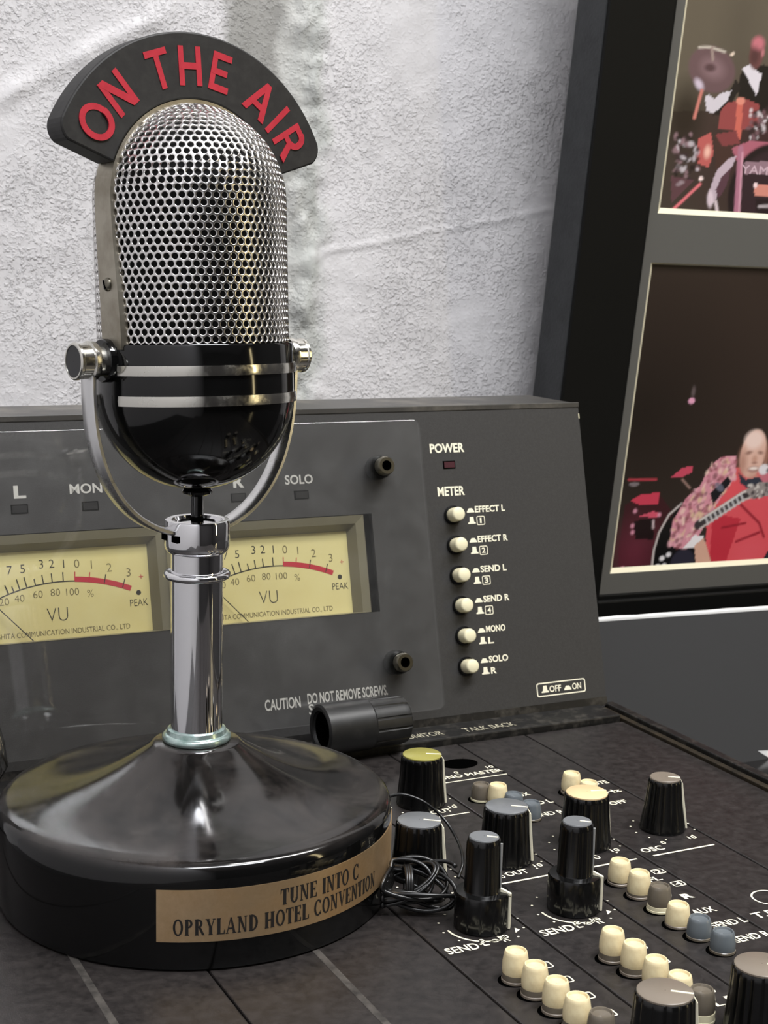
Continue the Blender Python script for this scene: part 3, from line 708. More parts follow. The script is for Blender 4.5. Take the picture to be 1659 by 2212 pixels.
# bowl
RB = .0330; ZC = .1742
bp_ = [(.0001, ZC - RB)] + [(RB * math.sin(R(a)), ZC - RB * math.cos(R(a))) for a in range(4, 91, 4)] + [(RB, ZC + .001), (RB, .1893), (RB - .0004, .1900), (RB - .003, .1902)]
MB().lathe(bp_, 128).build('bowl', gloss_black, mic, smooth=50)
def half_band(z0, z1, name):
    v = []; f = []; n = 80
    for side in (0, 1):
        k0 = len(v)
        for i in range(n + 1):
            a = R(180 * side + 12 + 156 * i / n)
            for (r, z) in ((RB - .001, z0), (RB + .0007, z0), (RB + .0009, (z0 + z1) / 2), (RB + .0007, z1), (RB - .001, z1)):
                v.append((r * math.cos(a), r * math.sin(a), z))
        for i in range(n):
            for q in range(4):
                f.append((k0 + i * 5 + q, k0 + (i + 1) * 5 + q, k0 + (i + 1) * 5 + q + 1, k0 + i * 5 + q + 1))
        f += [tuple(k0 + q for q in range(5)), tuple(k0 + n * 5 + q for q in range(4, -1, -1))]
    return MB().add(v, f).build(name, chrome_worn, mic, smooth=40)
half_band(.1802, .1834, 'trim_band'); half_band(.1706, .1738, 'trim_band')
# perforated grille: rows of holes on the cylinder, thinning rings on the dome
RG = .0316; ZD = .2360
def grille():
    pts = []                                   # (theta, s) s = height above dome start (negative: cylinder)
    n = 74; dz = .00234; row = 0
    s = -(ZD - .1892)
    while s < dz * .4:
        for i in range(n): pts.append((2 * PI * (i + .5 * (row % 2)) / n, s))
        s += dz; row += 1
    lat = s / RG
    while lat < PI / 2 - .03:
        m = max(6, int(round(n * math.cos(lat))))
        jit = random.random()
        for i in range(m): pts.append((2 * PI * (i + .5 * (row % 2) + (.15 * jit)) / m, lat * RG))
        lat += dz / RG; row += 1
    pts.append((0, PI / 2 * RG - 1e-6))
    def flat(th, s):
        r = math.exp(-s / RG) if s <= 0 else math.tan(PI / 4 - s / RG / 2)
        return Vector((r * math.cos(th), r * math.sin(th)))
    def solid(p, depth=0.):
        r = p.length; th = math.atan2(p.y, p.x); q = RG - depth
        if r >= 1: return Vector((q * math.cos(th), q * math.sin(th), ZD - RG * math.log(r)))
        la = PI / 2 - 2 * math.atan(r)
        return Vector((q * math.cos(la) * math.cos(th), q * math.cos(la) * math.sin(th), ZD + q * math.sin(la)))
    P2 = [flat(*p) for p in pts]
    vs, es, fs, ov, oe, of_ = delaunay_2d_cdt(P2, [], [], 0, 1e-9)
    idx = {}
    tri = [tuple(t) for t in fs if len(t) == 3]
    cen = [(vs[a] + vs[b] + vs[c]) / 3 for a, b, c in tri]
    fan = [[] for _ in vs]
    for k, t_ in enumerate(tri):
        for a in t_: fan[a].append(k)
    rmax = max(p.length for p in P2) * .97
    V = []; F = []; key = {}
    def vert(tag_, p):
        if tag_ not in key: key[tag_] = len(V); V.append(p)
        return key[tag_]
    for i, p in enumerate(vs):
        if len(fan[i]) < 5 or p.length > rmax: continue
        ring = sorted(fan[i], key=lambda k: math.atan2(cen[k].y - p.y, cen[k].x - p.x))
        c3 = solid(p); nrm = (solid(p, 0) - solid(p, .001)).normalized()
        outer = []; 
        m = len(ring)
        for j in range(m):
            a, b = ring[j], ring[(j + 1) % m]
            outer.append((vert(('c', a), solid(cen[a])), solid(cen[a])))
            mk = ('m', min(a, b), max(a, b)); q = (cen[a] + cen[b]) / 2
            outer.append((vert(mk, solid(q)), solid(q)))
        k0 = len(V); L = len(outer)
        mean = sum((q - c3).length for _, q in outer) / L
        rh = mean * .70
        for lvl, (fr_, dep) in enumerate(((1.14, -.00006), (1.0, .00012), (.93, .0004), (.92, .0010))):
            for _, q in outer:
                d = (q - c3); d -= nrm * d.dot(nrm); d.normalize()
                V.append(c3 + d * rh * fr_ - nrm * dep)
        for j in range(L):
            jn = (j + 1) % L
            F.append((outer[j][0], outer[jn][0], k0 + jn, k0 + j))
            for l in range(3):
                F.append((k0 + l * L + j, k0 + l * L + jn, k0 + (l + 1) * L + jn, k0 + (l + 1) * L + j))
    mb = MB(); mb.add(V, F)
    return mb.build('grille', nickel, mic, smooth=180, recalc=False)
grille()
lp = [(RG - .0028, .1880), (RG - .0028, ZD)] + [((RG - .0028) * math.cos(R(a)), ZD + (RG - .0028) * math.sin(R(a))) for a in range(6, 90, 6)] + [(.0001, ZD + RG - .0028)]
MB().lathe(lp, 64).build('grille_liner', liner, mic, smooth=180)
# strap that runs up one side, over the dome and down the other
def arch_strip(r0, r1, hw, zlow, name, m, a0=0, a1=180, n=60, leg=True, bevel=.0003):
    path = []
    if leg: path.append((1, 0, zlow))
    sec = []
    pts = []
    if leg: pts.append((Vector((1, 0)), None))
    v = []; f = []
    def put(x0, z0, x1, z1):
        k_ = max(0., min(1., (ZD - z0) / (ZD - zlow))); k_ = k_ * k_ * (3 - 2 * k_); c_ = -.0030 * k_; h_ = hw * (1 + .2 * k_)
        v.extend([(x0, c_ - h_, z0), (x0, c_ + h_, z0), (x1, c_ + h_, z1), (x1, c_ - h_, z1)])
    if leg:
        for i in range(12): zz = zlow + (ZD - zlow) * i / 12; put(r0, zz, r1, zz)
    for i in range(n + 1):
        a = R(a0 + (a1 - a0) * i / n)
        put(r0 * math.cos(a), ZD + r0 * math.sin(a), r1 * math.cos(a), ZD + r1 * math.sin(a))
    if leg:
        for i in range(12): zz = ZD + (zlow - ZD) * (i + 1) / 12; put(-r0, zz, -r1, zz)
    N = len(v) // 4
    for i in range(N - 1):
        for k in range(4):
            j = (k + 1) % 4; f.append((i * 4 + k, i * 4 + j, i * 4 + 4 + j, i * 4 + 4 + k))
    f += [(0, 1, 2, 3), (N * 4 - 1, N * 4 - 2, N * 4 - 3, N * 4 - 4)]
    return MB().add(v, f).build(name, m, mic, smooth=30)
arch_strip(RG - .002, RG + .0008, .0051, .1885, 'side_strap', satin)
for sx in (-1, 1):
    o = MB().lathe([(.0001, 0), (.0022, 0), (.0022, .0005), (.0017, .0012), (.0008, .0015), (.0001, .0015)], 24).build('strap_screw', steel, mic, (sx * (RG + .0006), -.0018, .2090), (0, sx * PI / 2, 0), smooth=50)
    MB().box(-.0014, .0014, -.0002, .0002, .0012, .0017).build('screw_slot', hole_black, o, rot=(0, 0, R(25)))
# pivots: black boss, chrome thumb screw with a dark end disc
for sx in (-1, 1):
    rot = (0, sx * PI / 2, 0)
    MB().lathe([(.0068, -.004), (.0070, .0012), (.0066, .0018), (.0001, .0018)], 40).build('pivot_boss', gloss_black, mic, (sx * RB, 0, .1850), rot, smooth=40)
    o = MB().lathe([(.0001, .0018), (.0050, .0018), (.0050, .0042), (.0062, .0044), (.0064, .0050), (.0064, .0064), (.0057, .0068), (.0057, .0100), (.0060, .0104), (.0060, .0112), (.0056, .0116), (.0051, .0116), (.0050, .0112), (.0001, .0112)], 48).build('thumb_screw', chrome_worn, mic, (sx * RB, 0, .1850), rot, smooth=35)
    MB().lathe([(.0001, .0114), (.0050, .0114), (.0050, .0108)], 40).build('end_disc', mat('end disc black', (36, 36, 38), .45) if sx < 0 else MATS['end disc black'], o)
# yoke: flat chrome band bent into a U from pivot to pivot through the collar
def yoke():
    RY = RB + .0062; zt = .1800; zb = .1262
    path = []
    n = 60
    for i in range(n + 1):
        u_ = -1 + 2 * i / n
        a = u_ * PI / 2
        x = RY * math.copysign(abs(math.sin(a)) ** .92, a)
        z = zt - (zt - zb) * (math.cos(a) ** .80)
        path.append(Vector((x, 0, z)))
    path = [Vector((-RY, 0, .1885))] + path + [Vector((RY, 0, .1885))]
    hw, th = .0040, .0010
    v = []; f = []; N = len(path)
    for i, p in enumerate(path):
        t_ = (path[min(i + 1, N - 1)] - path[max(i - 1, 0)]).normalized(); nn = Vector((t_.z, 0, -t_.x))
        for (yy, dd_) in ((-hw, -th * .5), (-hw, th * .5), (-hw * .8, th), (hw * .8, th), (hw, th * .5), (hw, -th * .5), (hw * .8, -th), (-hw * .8, -th)):
            q = p + nn * dd_; v.append((q.x, yy, q.z))
    for i in range(N - 1):
        for k in range(8):
            j = (k + 1) % 8; f.append((i * 8 + k, i * 8 + j, i * 8 + 8 + j, i * 8 + 8 + k))
    f += [tuple(range(8)), tuple(N * 8 - 1 - k for k in range(8))]
    MB().add(v, f).build('yoke', yoke_metal, mic, smooth=40)
yoke()
MB().box(-.0110, -.0030, -.0050, .0050, .1240, .1262).build('collar_slot', hole_black, mic)
# arch sign
SI, SO_, ST = RG + .0009, .0535, .0050
def sign():
    a0, a1 = 17, 160.5
    rc = .006
    po = []
    # outer arc with rounded ends
    o0 = a0 + math.degrees(rc / SO_); o1 = a1 - math.degrees(rc / SO_)
    out = arc(0, 0, SO_, o0, o1, 60)
    def corner(aend, sgn):
        c_r = SO_ - rc; ca_ = aend + sgn * math.degrees(rc / c_r) * 1.0
        c_ = (c_r * math.cos(R(ca_)), c_r * math.sin(R(ca_)))
        st = ca_; pts = []
        for i in range(1, 8):
            ph = st - sgn * 90 * i / 8; pts.append((c_[0] + rc * math.cos(R(ph)), c_[1] + rc * math.sin(R(ph))))
        return pts
    e0 = corner(a0, 1)                       # from arc towards radial end (right)
    e1 = corner(a1, -1)
    inn = arc(0, 0, SI, a1, a0, 60)
    poly = list(reversed(e0)) + out + e1 + inn
    n = len(poly)
    # faces as strips: use a bmesh face fill via triangulation
    bm = bmesh.new(); vv = [bm.verts.new((x, z, 0)) for x, z in poly]; fc = bm.faces.new(vv)
    r_ = bmesh.ops.extrude_face_region(bm, geom=[fc]); 
    for e in r_['geom']:
        if isinstance(e, bmesh.types.BMVert): e.co.z += 2 * ST
    bmesh.ops.recalc_face_normals(bm, faces=bm.faces)
    es = [e for e in bm.edges if len(e.link_faces) == 2 and e.calc_face_angle(0) > 1.0]
    bmesh.ops.bevel(bm, geom=es, offset=.0006, segments=2, affect='EDGES', profile=.5)
    bmesh.ops.triangulate(bm, faces=[f_ for f_ in bm.faces if len(f_.verts) > 4])
    # local (x, z, depth) -> (x, y, z): front face looks to -y
    for v_ in bm.verts: v_.co = Vector((v_.co.x, -(v_.co.z - ST), v_.co.y + ZD))
    bmesh.ops.recalc_face_normals(bm, faces=bm.faces)
    me = bpy.data.meshes.new('arch_sign'); bm.to_mesh(me); bm.free(); me.materials.append(sign_black)
    return link('arch_sign', me, mic)
sg = sign()
# stroke lettering of the sign
def stroke(p0, p1, t_):
    d = Vector((p1[0] - p0[0], p1[1] - p0[1])); d.normalize(); n = Vector((-d.y, d.x)) * t_ / 2
    return [(p0[0] + n.x, p0[1] + n.y), (p0[0] - n.x, p0[1] - n.y), (p1[0] - n.x, p1[1] - n.y), (p1[0] + n.x, p1[1] + n.y)]
def ringseg(cx, cy, rx, ry, t_, a0, a1, n=28):
    o_ = [(cx + rx * math.cos(R(a0 + (a1 - a0) * i / n)), cy + ry * math.sin(R(a0 + (a1 - a0) * i / n))) for i in range(n + 1)]
    i_ = [(cx + (rx - t_) * math.cos(R(a0 + (a1 - a0) * i / n)), cy + (ry - t_) * math.sin(R(a0 + (a1 - a0) * i / n))) for i in range(n + 1)]
    return [[o_[k], o_[k + 1], i_[k + 1], i_[k]] for k in range(n)]
T_ = .165
GL = {
    'O': ringseg(0, .5, .46, .51, T_, 0, 360, 40),
    'N': [stroke((-.30, 0), (-.30, 1), T_), stroke((.30, 0), (.30, 1), T_), [(-.395, 1), (-.17, 1), (.395, 0), (.17, 0)]],
    'T': [stroke((0, 0), (0, .95), T_), stroke((-.36, .915), (.36, .915), .17)],
    'H': [stroke((-.28, 0), (-.28, 1), T_), stroke((.28, 0), (.28, 1), T_), stroke((-.3, .5), (.3, .5), .17)],
    'E': [stroke((-.22, 0), (-.22, 1), T_), stroke((-.3, .915), (.32, .915), .17), stroke((-.3, .5), (.24, .5), .16), stroke((-.3, .085), (.34, .085), .17)],
    'A': [[(-.44, 0), (-.24, 0), (.09, 1), (-.09, 1)], [(.44, 0), (.24, 0), (-.09, 1), (.09, 1)], stroke((-.25, .32), (.25, .32), .16)],
    'I': [stroke((0, 0), (0, 1), T_)],
    'R': [stroke((-.24, 0), (-.24, 1), T_), stroke((-.26, .915), (.06, .915), .17), stroke((-.26, .46), (.06, .46), .16), *ringseg(.04, .69, .30, .31, .18, -90, 90, 16), [(-.02, .44), (.17, .44), (.42, 0), (.20, 0)]],
}
LH = .0124
for ch, a, sc in (('O', 148, 1.0), ('N', 131.5, 1.0), ('T', 108.2, 1.0), ('H', 92.6, 1.0), ('E', 77.2, 1.0), ('A', 53.5, 1.0), ('I', 41.5, .95), ('R', 30.3, 1.0)):
    rm = .0428; th = R(a - 90)
    mb = MB()
    for ip, poly in enumerate(GL[ch]):
        pts = []
        for (x, y) in poly:
            lx = x * LH * .94; ly = (y - .5) * LH
            X = lx * math.cos(th) - ly * math.sin(th) + rm * math.cos(R(a)); Z = lx * math.sin(th) + ly * math.cos(th) + rm * math.sin(R(a)) + ZD
            pts.append((X, Z))
        n = len(pts)
        v = [(x, -ST - .0002 - .000012 * ip, z) for x, z in pts] + [(x, -ST + .0003, z) for x, z in pts]
        mb.add(v, [tuple(range(n)), tuple(range(2 * n - 1, n - 1, -1))] + [(i, n + i, n + (i + 1) % n, (i + 1) % n) for i in range(n)])
    mb.build('sign_letter', sign_red, sg)
# the head sits a touch off the column and tilted back in its yoke
_piv = Vector((0, 0, .1850)); _sh = Matrix.Rotation(-MROT, 3, 'Z') @ Vector((-.945, .326, 0)) * .0012
for o in list(mic.children):
    n_ = o.name.split('.')[0]
    if n_ in ('bowl', 'trim_band', 'grille', 'grille_liner', 'side_strap', 'strap_screw', 'arch_sign'):
        o.matrix_basis = Matrix.Translation(_sh + _piv) @ Matrix.Rotation(R(-3.0), 4, 'X') @ Matrix.Translation(-_piv) @ o.matrix_basis
    elif n_ in ('pivot_boss', 'thumb_screw', 'yoke'):
        o.location += _sh
# brass plaque wrapped round the base, engraved with serif capitals
RP = .0686
def cylpt(az, z, r):                           # az: degrees from -y (front) towards +x in world -> mic local
    a = R(az) - MROT
    return (r * math.sin(a), -r * math.cos(a), z)
pv = []; pf = []; n = 60
A0, A1, Z0, Z1 = -29.4, 70., .0103, .0272
for i in range(n + 1):
    az = A0 + (A1 - A0) * i / n
    pv += [cylpt(az, Z0, RP - .0006), cylpt(az, Z0, RP), cylpt(az, Z1, RP), cylpt(az, Z1, RP - .0006)]
    if i:
        for k in range(4):
            j = (k + 1) % 4; pf.append((4 * i - 4 + k, 4 * i - 4 + j, 4 * i + j, 4 * i + k))
pf += [(0, 1, 2, 3), (4 * n + 3, 4 * n + 2, 4 * n + 1, 4 * n)]
plaque = MB().add(pv, pf).build('plaque', brass, mic, smooth=30)
TK, TN = .26, .10                            # thick and thin strokes of the serif face
def serif(x, y, w=.17): return [(x - w, y - .03), (x + w, y - .03), (x + w, y + .03), (x - w, y + .03)]
def vst(x, t_=TK, y0=0, y1=1): return [stroke((x, y0), (x, y1), t_), serif(x, .03), serif(x, .97)]
def bowl_(cx, cy, rx, ry, t_out, a0, a1, n=18):
    out = []
    for i in range(n):
        q = []
        for (a, inner) in ((i, 0), (i + 1, 0), (i + 1, 1), (i, 1)):
            b = R(a0 + (a1 - a0) * a / n)
            q.append((cx + (rx - (t_out if inner else 0)) * math.cos(b), cy + (ry - (TN if inner else 0)) * math.sin(b)))
        out.append(q)
    return out
SG = {
    'T': (.74, [*vst(.37), [(.02, .93), (.72, .93), (.72, 1), (.02, 1)], [(.02, .72), (.07, .72), (.10, .95), (.02, .95)], [(.72, .72), (.67, .72), (.64, .95), (.72, .95)]]),
    'U': (.86, [stroke((.22, .3), (.22, 1), TK), serif(.22, .97), stroke((.68, .3), (.68, 1), TN), serif(.68, .97, .13), *bowl_(.43, .32, .315, .33, .19, 180, 360)]),
    'N': (.90, [stroke((.18, 0), (.18, 1), TN), serif(.18, .03, .13), stroke((.72, 0), (.72, 1), TN), serif(.72, .97, .13), [(.08, 1), (.32, 1), (.76, 0), (.62, 0)], serif(.14, .97, .12)]),
    'E': (.74, [*vst(.2), [(.1, 0), (.68, 0), (.68, .06), (.1, .06)], [(.1, 1), (.66, 1), (.66, .94), (.1, .94)], stroke((.2, .52), (.5, .52), TN), [(.68, 0), (.68, .26), (.63, .26), (.58, .03)], [(.66, 1), (.66, .76), (.61, .76), (.57, .97)], stroke((.5, .40), (.5, .64), .06)]),
    'I': (.42, vst(.21)),
    'O': (.88, bowl_(.44, .5, .41, .52, .19, 0, 360, 32)),
    'P': (.76, [*vst(.22), *bowl_(.32, .73, .36, .27, .19, -90, 90), stroke((.2, .965), (.34, .965), TN), stroke((.2, .50), (.34, .50), TN)]),
    'R': (.86, [*vst(.22), *bowl_(.32, .73, .36, .27, .19, -90, 90), stroke((.2, .965), (.34, .965), TN), stroke((.2, .50), (.34, .50), TN), [(.34, .50), (.54, .50), (.86, 0), (.64, 0)]]),
    'Y': (.84, [stroke((.42, 0), (.42, .48), TK), serif(.42, .03), [(.06, 1), (.28, 1), (.52, .45), (.32, .45)], [(.74, 1), (.66, 1), (.44, .45), (.52, .45)], serif(.17, .97), serif(.70, .97, .12)]),
    'L': (.72, [*vst(.2), [(.1, 0), (.68, 0), (.68, .06), (.1, .06)], [(.68, 0), (.68, .28), (.63, .28), (.57, .03)]]),
    'A': (.88, [[(.06, 0), (.14, 0), (.46, 1), (.38, 1)], [(.60, 0), (.82, 0), (.50, 1), (.36, 1)], stroke((.2, .32), (.64, .32), TN), serif(.11, .03, .12), serif(.71, .03, .17)]),
    'D': (.86, [*vst(.22), *bowl_(.32, .5, .48, .5, .19, -90, 90, 24), stroke((.2, .965), (.34, .965), TN), stroke((.2, .035), (.34, .035), TN)]),
    'H': (.94, [*vst(.22), *vst(.72), stroke((.2, .5), (.74, .5), TN)]),
    'C': (.82, [*bowl_(.44, .5, .41, .52, .19, 42, 318, 28), [(.70, .98), (.75, .98), (.75, .68), (.70, .72)], [(.70, .02), (.75, .02), (.75, .32), (.70, .28)]]),
    'V': (.86, [[(.08, 1), (.30, 1), (.53, 0), (.42, 0)], [(.76, 1), (.68, 1), (.42, 0), (.49, 0)], serif(.19, .97), serif(.72, .97, .12)]),
    ' ': (.42, []), "'": (.3, [[(.1, 1.15), (.2, 1.15), (.16, .85), (.12, .85)]]),
}
def engraved(s, az, z, h, wsc):
    x = 0
    k = math.degrees(1 / RP)
    for ch in s:
        adv, polys = SG[ch]
        if polys:
            mb = MB()
            for poly in polys:
                # split long edges so the letters follow the curve
                v = [cylpt(az + (x + px_) * h * wsc * k, z + py_ * h, RP + .00008) for px_, py_ in poly]
                mb.add(v, [tuple(range(len(v)))])
            mb.build('engraved_letter', ink, plaque, recalc=False)
        x += adv * 1.06
engraved('TUNE INTO C', 3.2, .0192, .0053, .76)
engraved('OPRYLAND HOTEL CONVENTION', -25.2, .0125, .0053, .715)

# ================================================================== SMALL THINGS ON THE CONSOLE
# hollow ribbed plastic cap lying in front of the meter bridge
pc = on_plane((775, 1578), (0, .0195, 0), (0, 1, 0))
cr_ = .0114
cap = thing('plastic_cap', 'hollow black ribbed plastic cap lying against the meter bridge', 'plastic cap', (pc[0], .0135, .0032 + cr_), (0, PI / 2, R(2)))
def ribs(a, r, z):
    if r > .0085 and .0015 < z < .0180: return r * (1 - .06 * (1 if (math.degrees(a) % 30) < 5 else 0))
    return r
MB().lathe([(.0068, -.019), (.0074, -.0202), (.0088, -.0206), (.0098, -.0200), (.0098, .0005), (.0095, .0009), (.0094, .0014), (.0094, .0150), (.0090, .0172), (.0082, .0180), (.0001, .0180)], 144, ribs).xf(Matrix.Diagonal((1.16, 1.16, 1.08, 1))).build('shell', rubber, cap, smooth=30)
MB().lathe([(.0084, -.0216), (.0082, .012), (.0001, .012)], 48).build('hollow', hole_black, cap, smooth=40)
MB().tube([(-.003, .001, -.014), (.002, .003, -.012), (.004, -.001, -.010), (.000, -.003, -.013)], .0006, 6).build('glue_residue', mat('dried glue', (120, 112, 96), .7), cap)

# coiled thin cable: bundle of loops plus one loop arching back to the base
def cable():
    c = deck((868, 1916), .008)
    c = Vector((c[0], c[1], .009))
    ex = Vector((.93, -.36, .0)); ey = Vector((.30, .75, .35)).normalized(); ez = ex.cross(ey)
    pts = []
    N = 11; M_ = 36
    rnd = random.Random(5)
    prm = [(rnd.uniform(.0115, .0190), rnd.uniform(.0045, .0082), rnd.uniform(-.35, .35), rnd.uniform(-.003, .003), rnd.uniform(-.003, .003), rnd.uniform(-.3, .3)) for _ in range(N + 1)]
    for i in range(N * M_):
        u_ = i / M_; k = int(u_); w_ = u_ - k; w_ = w_ * w_ * (3 - 2 * w_)
        P_ = [a * (1 - w_) + b * w_ for a, b in zip(prm[k], prm[k + 1])]
        a = 2 * PI * u_
        x = P_[0] * math.cos(a); y = P_[1] * math.sin(a); z = .0032 * math.sin(a * 1.5 + P_[5] * 6) + P_[4]
        co, si = math.cos(P_[2]), math.sin(P_[2])
        x, y = x * co - y * si, x * si + y * co
        q = c + ex * (x + P_[3]) + ey * y + ez * z
        q.z = max(q.z, .0014)
        if (q.x - MX) ** 2 + (q.y - MY) ** 2 < .0700 ** 2:
            d = Vector((q.x - MX, q.y - MY)).normalized() * .0702; q.x = MX + d.x; q.y = MY + d.y
        pts.append(q)
    o = thing('thin_cable', 'thin black cable coiled into a tangled bundle beside the round base', 'cable', (c.x, c.y, 0))
    off = Vector((c.x, c.y, 0))
    MB().tube([p - off for p in pts], .00075, 8).build('coil', wire_black, o, smooth=180)
    # tie winding round the middle of the bundle
    tp = []
    for i in range(90):
        a = 2 * PI * i / 30; q = c + ex * (.001 + .0025 * i / 90) + ey * .0062 * math.cos(a) + ez * .0058 * math.sin(a); q.z = max(q.z, .0014); tp.append(q - off)
    MB().tube(tp, .00075, 8).build('winding', wire_black, o, smooth=180)
    # arch: leaves the base side, swings over and drops to the deck
    A = on_plane((846, 1722), (MX + .066, MY + .02, 0), _f); B = deck((990, 1898), .001)
    ar = []
    cps = [on_plane(q, (MX + .066 + d_, MY + .012 - d_ * .6, 0), _f) for q, d_ in (((838, 1722), 0), ((870, 1716), .004), ((915, 1732), .010), ((958, 1768), .014), ((988, 1815), .016), ((1000, 1858), .016))]
    cps = [Vector(CAM + (p - CAM) * min(1, .975 * (CAM[2] / (CAM[2] - p[2] + 1e-9)) if p[2] < .006 else 1)) for p in cps] + [Vector((B[0], B[1], .0012))]
    for i in range(len(cps) - 1):              # Catmull-Rom
        p0 = cps[max(i - 1, 0)]; p1 = cps[i]; p2 = cps[i + 1]; p3 = cps[min(i + 2, len(cps) - 1)]
        for k in range(10):
            s_ = k / 10
            ar.append(.5 * ((2 * p1) + (p2 - p0) * s_ + (2 * p0 - 5 * p1 + 4 * p2 - p3) * s_ ** 2 + (3 * p1 - p0 - 3 * p2 + p3) * s_ ** 3) - off)
    ar.append(cps[-1] - off)
    MB().tube(ar, .0006, 8).build('lead', wire_black, o, smooth=180)
cable()

# drinking glass that shows only as an edge at the left of the picture
tag(MB().lathe([(.0001, 0), (.0130, 0), (.0130, .0010), (.0040, .0026), (.0030, .0050), (.0030, .0095), (.0110, .0122), (.0195, .0166), (.0225, .0230), (.0212, .0320), (.0178, .0450), (.0170, .0500), (.0158, .0500), (.0166, .0450), (.0196, .0320), (.0208, .0232), (.0180, .0182), (.0100, .0146), (.0001, .0138)], 64).build('glass_goblet', glass, loc=(-.1226, 0, .0002), smooth=50),
    'small clear glass goblet standing behind the round microphone base', 'glass')

# ================================================================== PICTURE FRAME AND BOARD
a_ = (R(-1.495), R(-7.064), R(-.7005))
FN = np.array([math.sin(a_[0]) * math.cos(a_[1]), -math.cos(a_[0]) * math.cos(a_[1]), math.sin(a_[1])])
fe = np.cross([0, 0, 1], FN); fe /= np.linalg.norm(fe); fw = np.cross(FN, fe)
FE = math.cos(a_[2]) * fe + math.sin(a_[2]) * fw; FW = -math.sin(a_[2]) * fe + math.cos(a_[2]) * fw
FP = CAM + ray(1300, 860) * .9413
def fuv(q, off=0.):
    X = on_plane(q, FP + FN * off, FN) - FP; return X @ FE, X @ FW
k_ = 1.2386
uo, um, up_ = -.0235 * k_, .0138 * k_, .0222 * k_           # outer edge, mat edge, photo edge
vb_in, v2b, v2t, v1b = -.1096 * k_, -.0959 * k_, .0680 * k_, .0923 * k_
mw = um - uo; PW = .254
fx1 = up_ + PW + (up_ - uo); v1t = v1b + .203; vt_in = v1t + (v2b - vb_in); vo_b = vb_in - mw; vo_t = vt_in + mw
fr_root = thing('picture_frame', 'large black picture frame with charcoal mat and two concert photographs on the wall', 'picture frame')
fr_root.matrix_world = Matrix(((FE[0], FW[0], FN[0], FP[0]), (FE[1], FW[1], FN[1], FP[1]), (FE[2], FW[2], FN[2], FP[2]), (0, 0, 0, 1)))
def mould(x0, x1, y0, y1, name, m, z0, z1):
    return MB().box(x0, x1, y0, y1, z0, z1).build(name, m, fr_root, bevel=.0012)
for (x0, x1, y0, y1) in ((uo, um, vo_b, vo_t), (fx1 - mw, fx1, vo_b, vo_t), (um, fx1 - mw, vo_b, vb_in), (um, fx1 - mw, vt_in, vo_t)):
    mould(x0, x1, y0, y1, 'moulding', frame_black, -.033, 0)
for (x0, x1, y0, y1) in ((uo - .0008, uo, vo_b, vo_t), (fx1, fx1 + .0008, vo_b, vo_t)):
    MB().box(x0, x1, y0, y1, -.033, -.0015).build('side_face', frame_side, fr_root)
# inner lip
for (x0, x1, y0, y1) in ((um, um + .0028, vb_in, vt_in), (fx1 - mw - .0028, fx1 - mw, vb_in, vt_in), (um, fx1 - mw, vb_in, vb_in + .0028), (um, fx1 - mw, vt_in - .0028, vt_in)):
    MB().box(x0, x1, y0, y1, -.012, -.0035).build('inner_lip', frame_black, fr_root, bevel=.0005)
ZM = -.006
mbm = MB()
px1 = up_ + PW
for (x0, x1, y0, y1) in ((um, up_, vb_in, vt_in), (px1, fx1 - mw, vb_in, vt_in), (up_, px1, vb_in, v2b), (up_, px1, v2t, v1b), (up_, px1, v1t, vt_in)):
    mbm.box(x0, x1, y0, y1, ZM - .002, ZM)
mbm.build('mat_board', mat_board, fr_root)
MB().box(um, fx1 - mw, vb_in, vt_in, -.030, -.0115).build('backing', frame_black, fr_root)
for (y0, y1) in ((v2b, v2t), (v1b, v1t)):     # cream bevels of the windows
    o_ = [(up_, y0, ZM), (px1, y0, ZM), (px1, y1, ZM), (up_, y1, ZM)]
    b_ = .0022
    i_ = [(up_ + b_ * 1.25, y0 + b_ * 1.6, ZM - .0022), (px1 - b_, y0 + b_ * 1.6, ZM - .0022), (px1 - b_, y1 - b_ * .6, ZM - .0022), (up_ + b_ * 1.25, y1 - b_ * .6, ZM - .0022)]
    MB().add(o_ + i_, [(k, (k + 1) % 4, 4 + (k + 1) % 4, 4 + k) for k in range(4)]).build('mat_bevel', bevel_cream, fr_root)

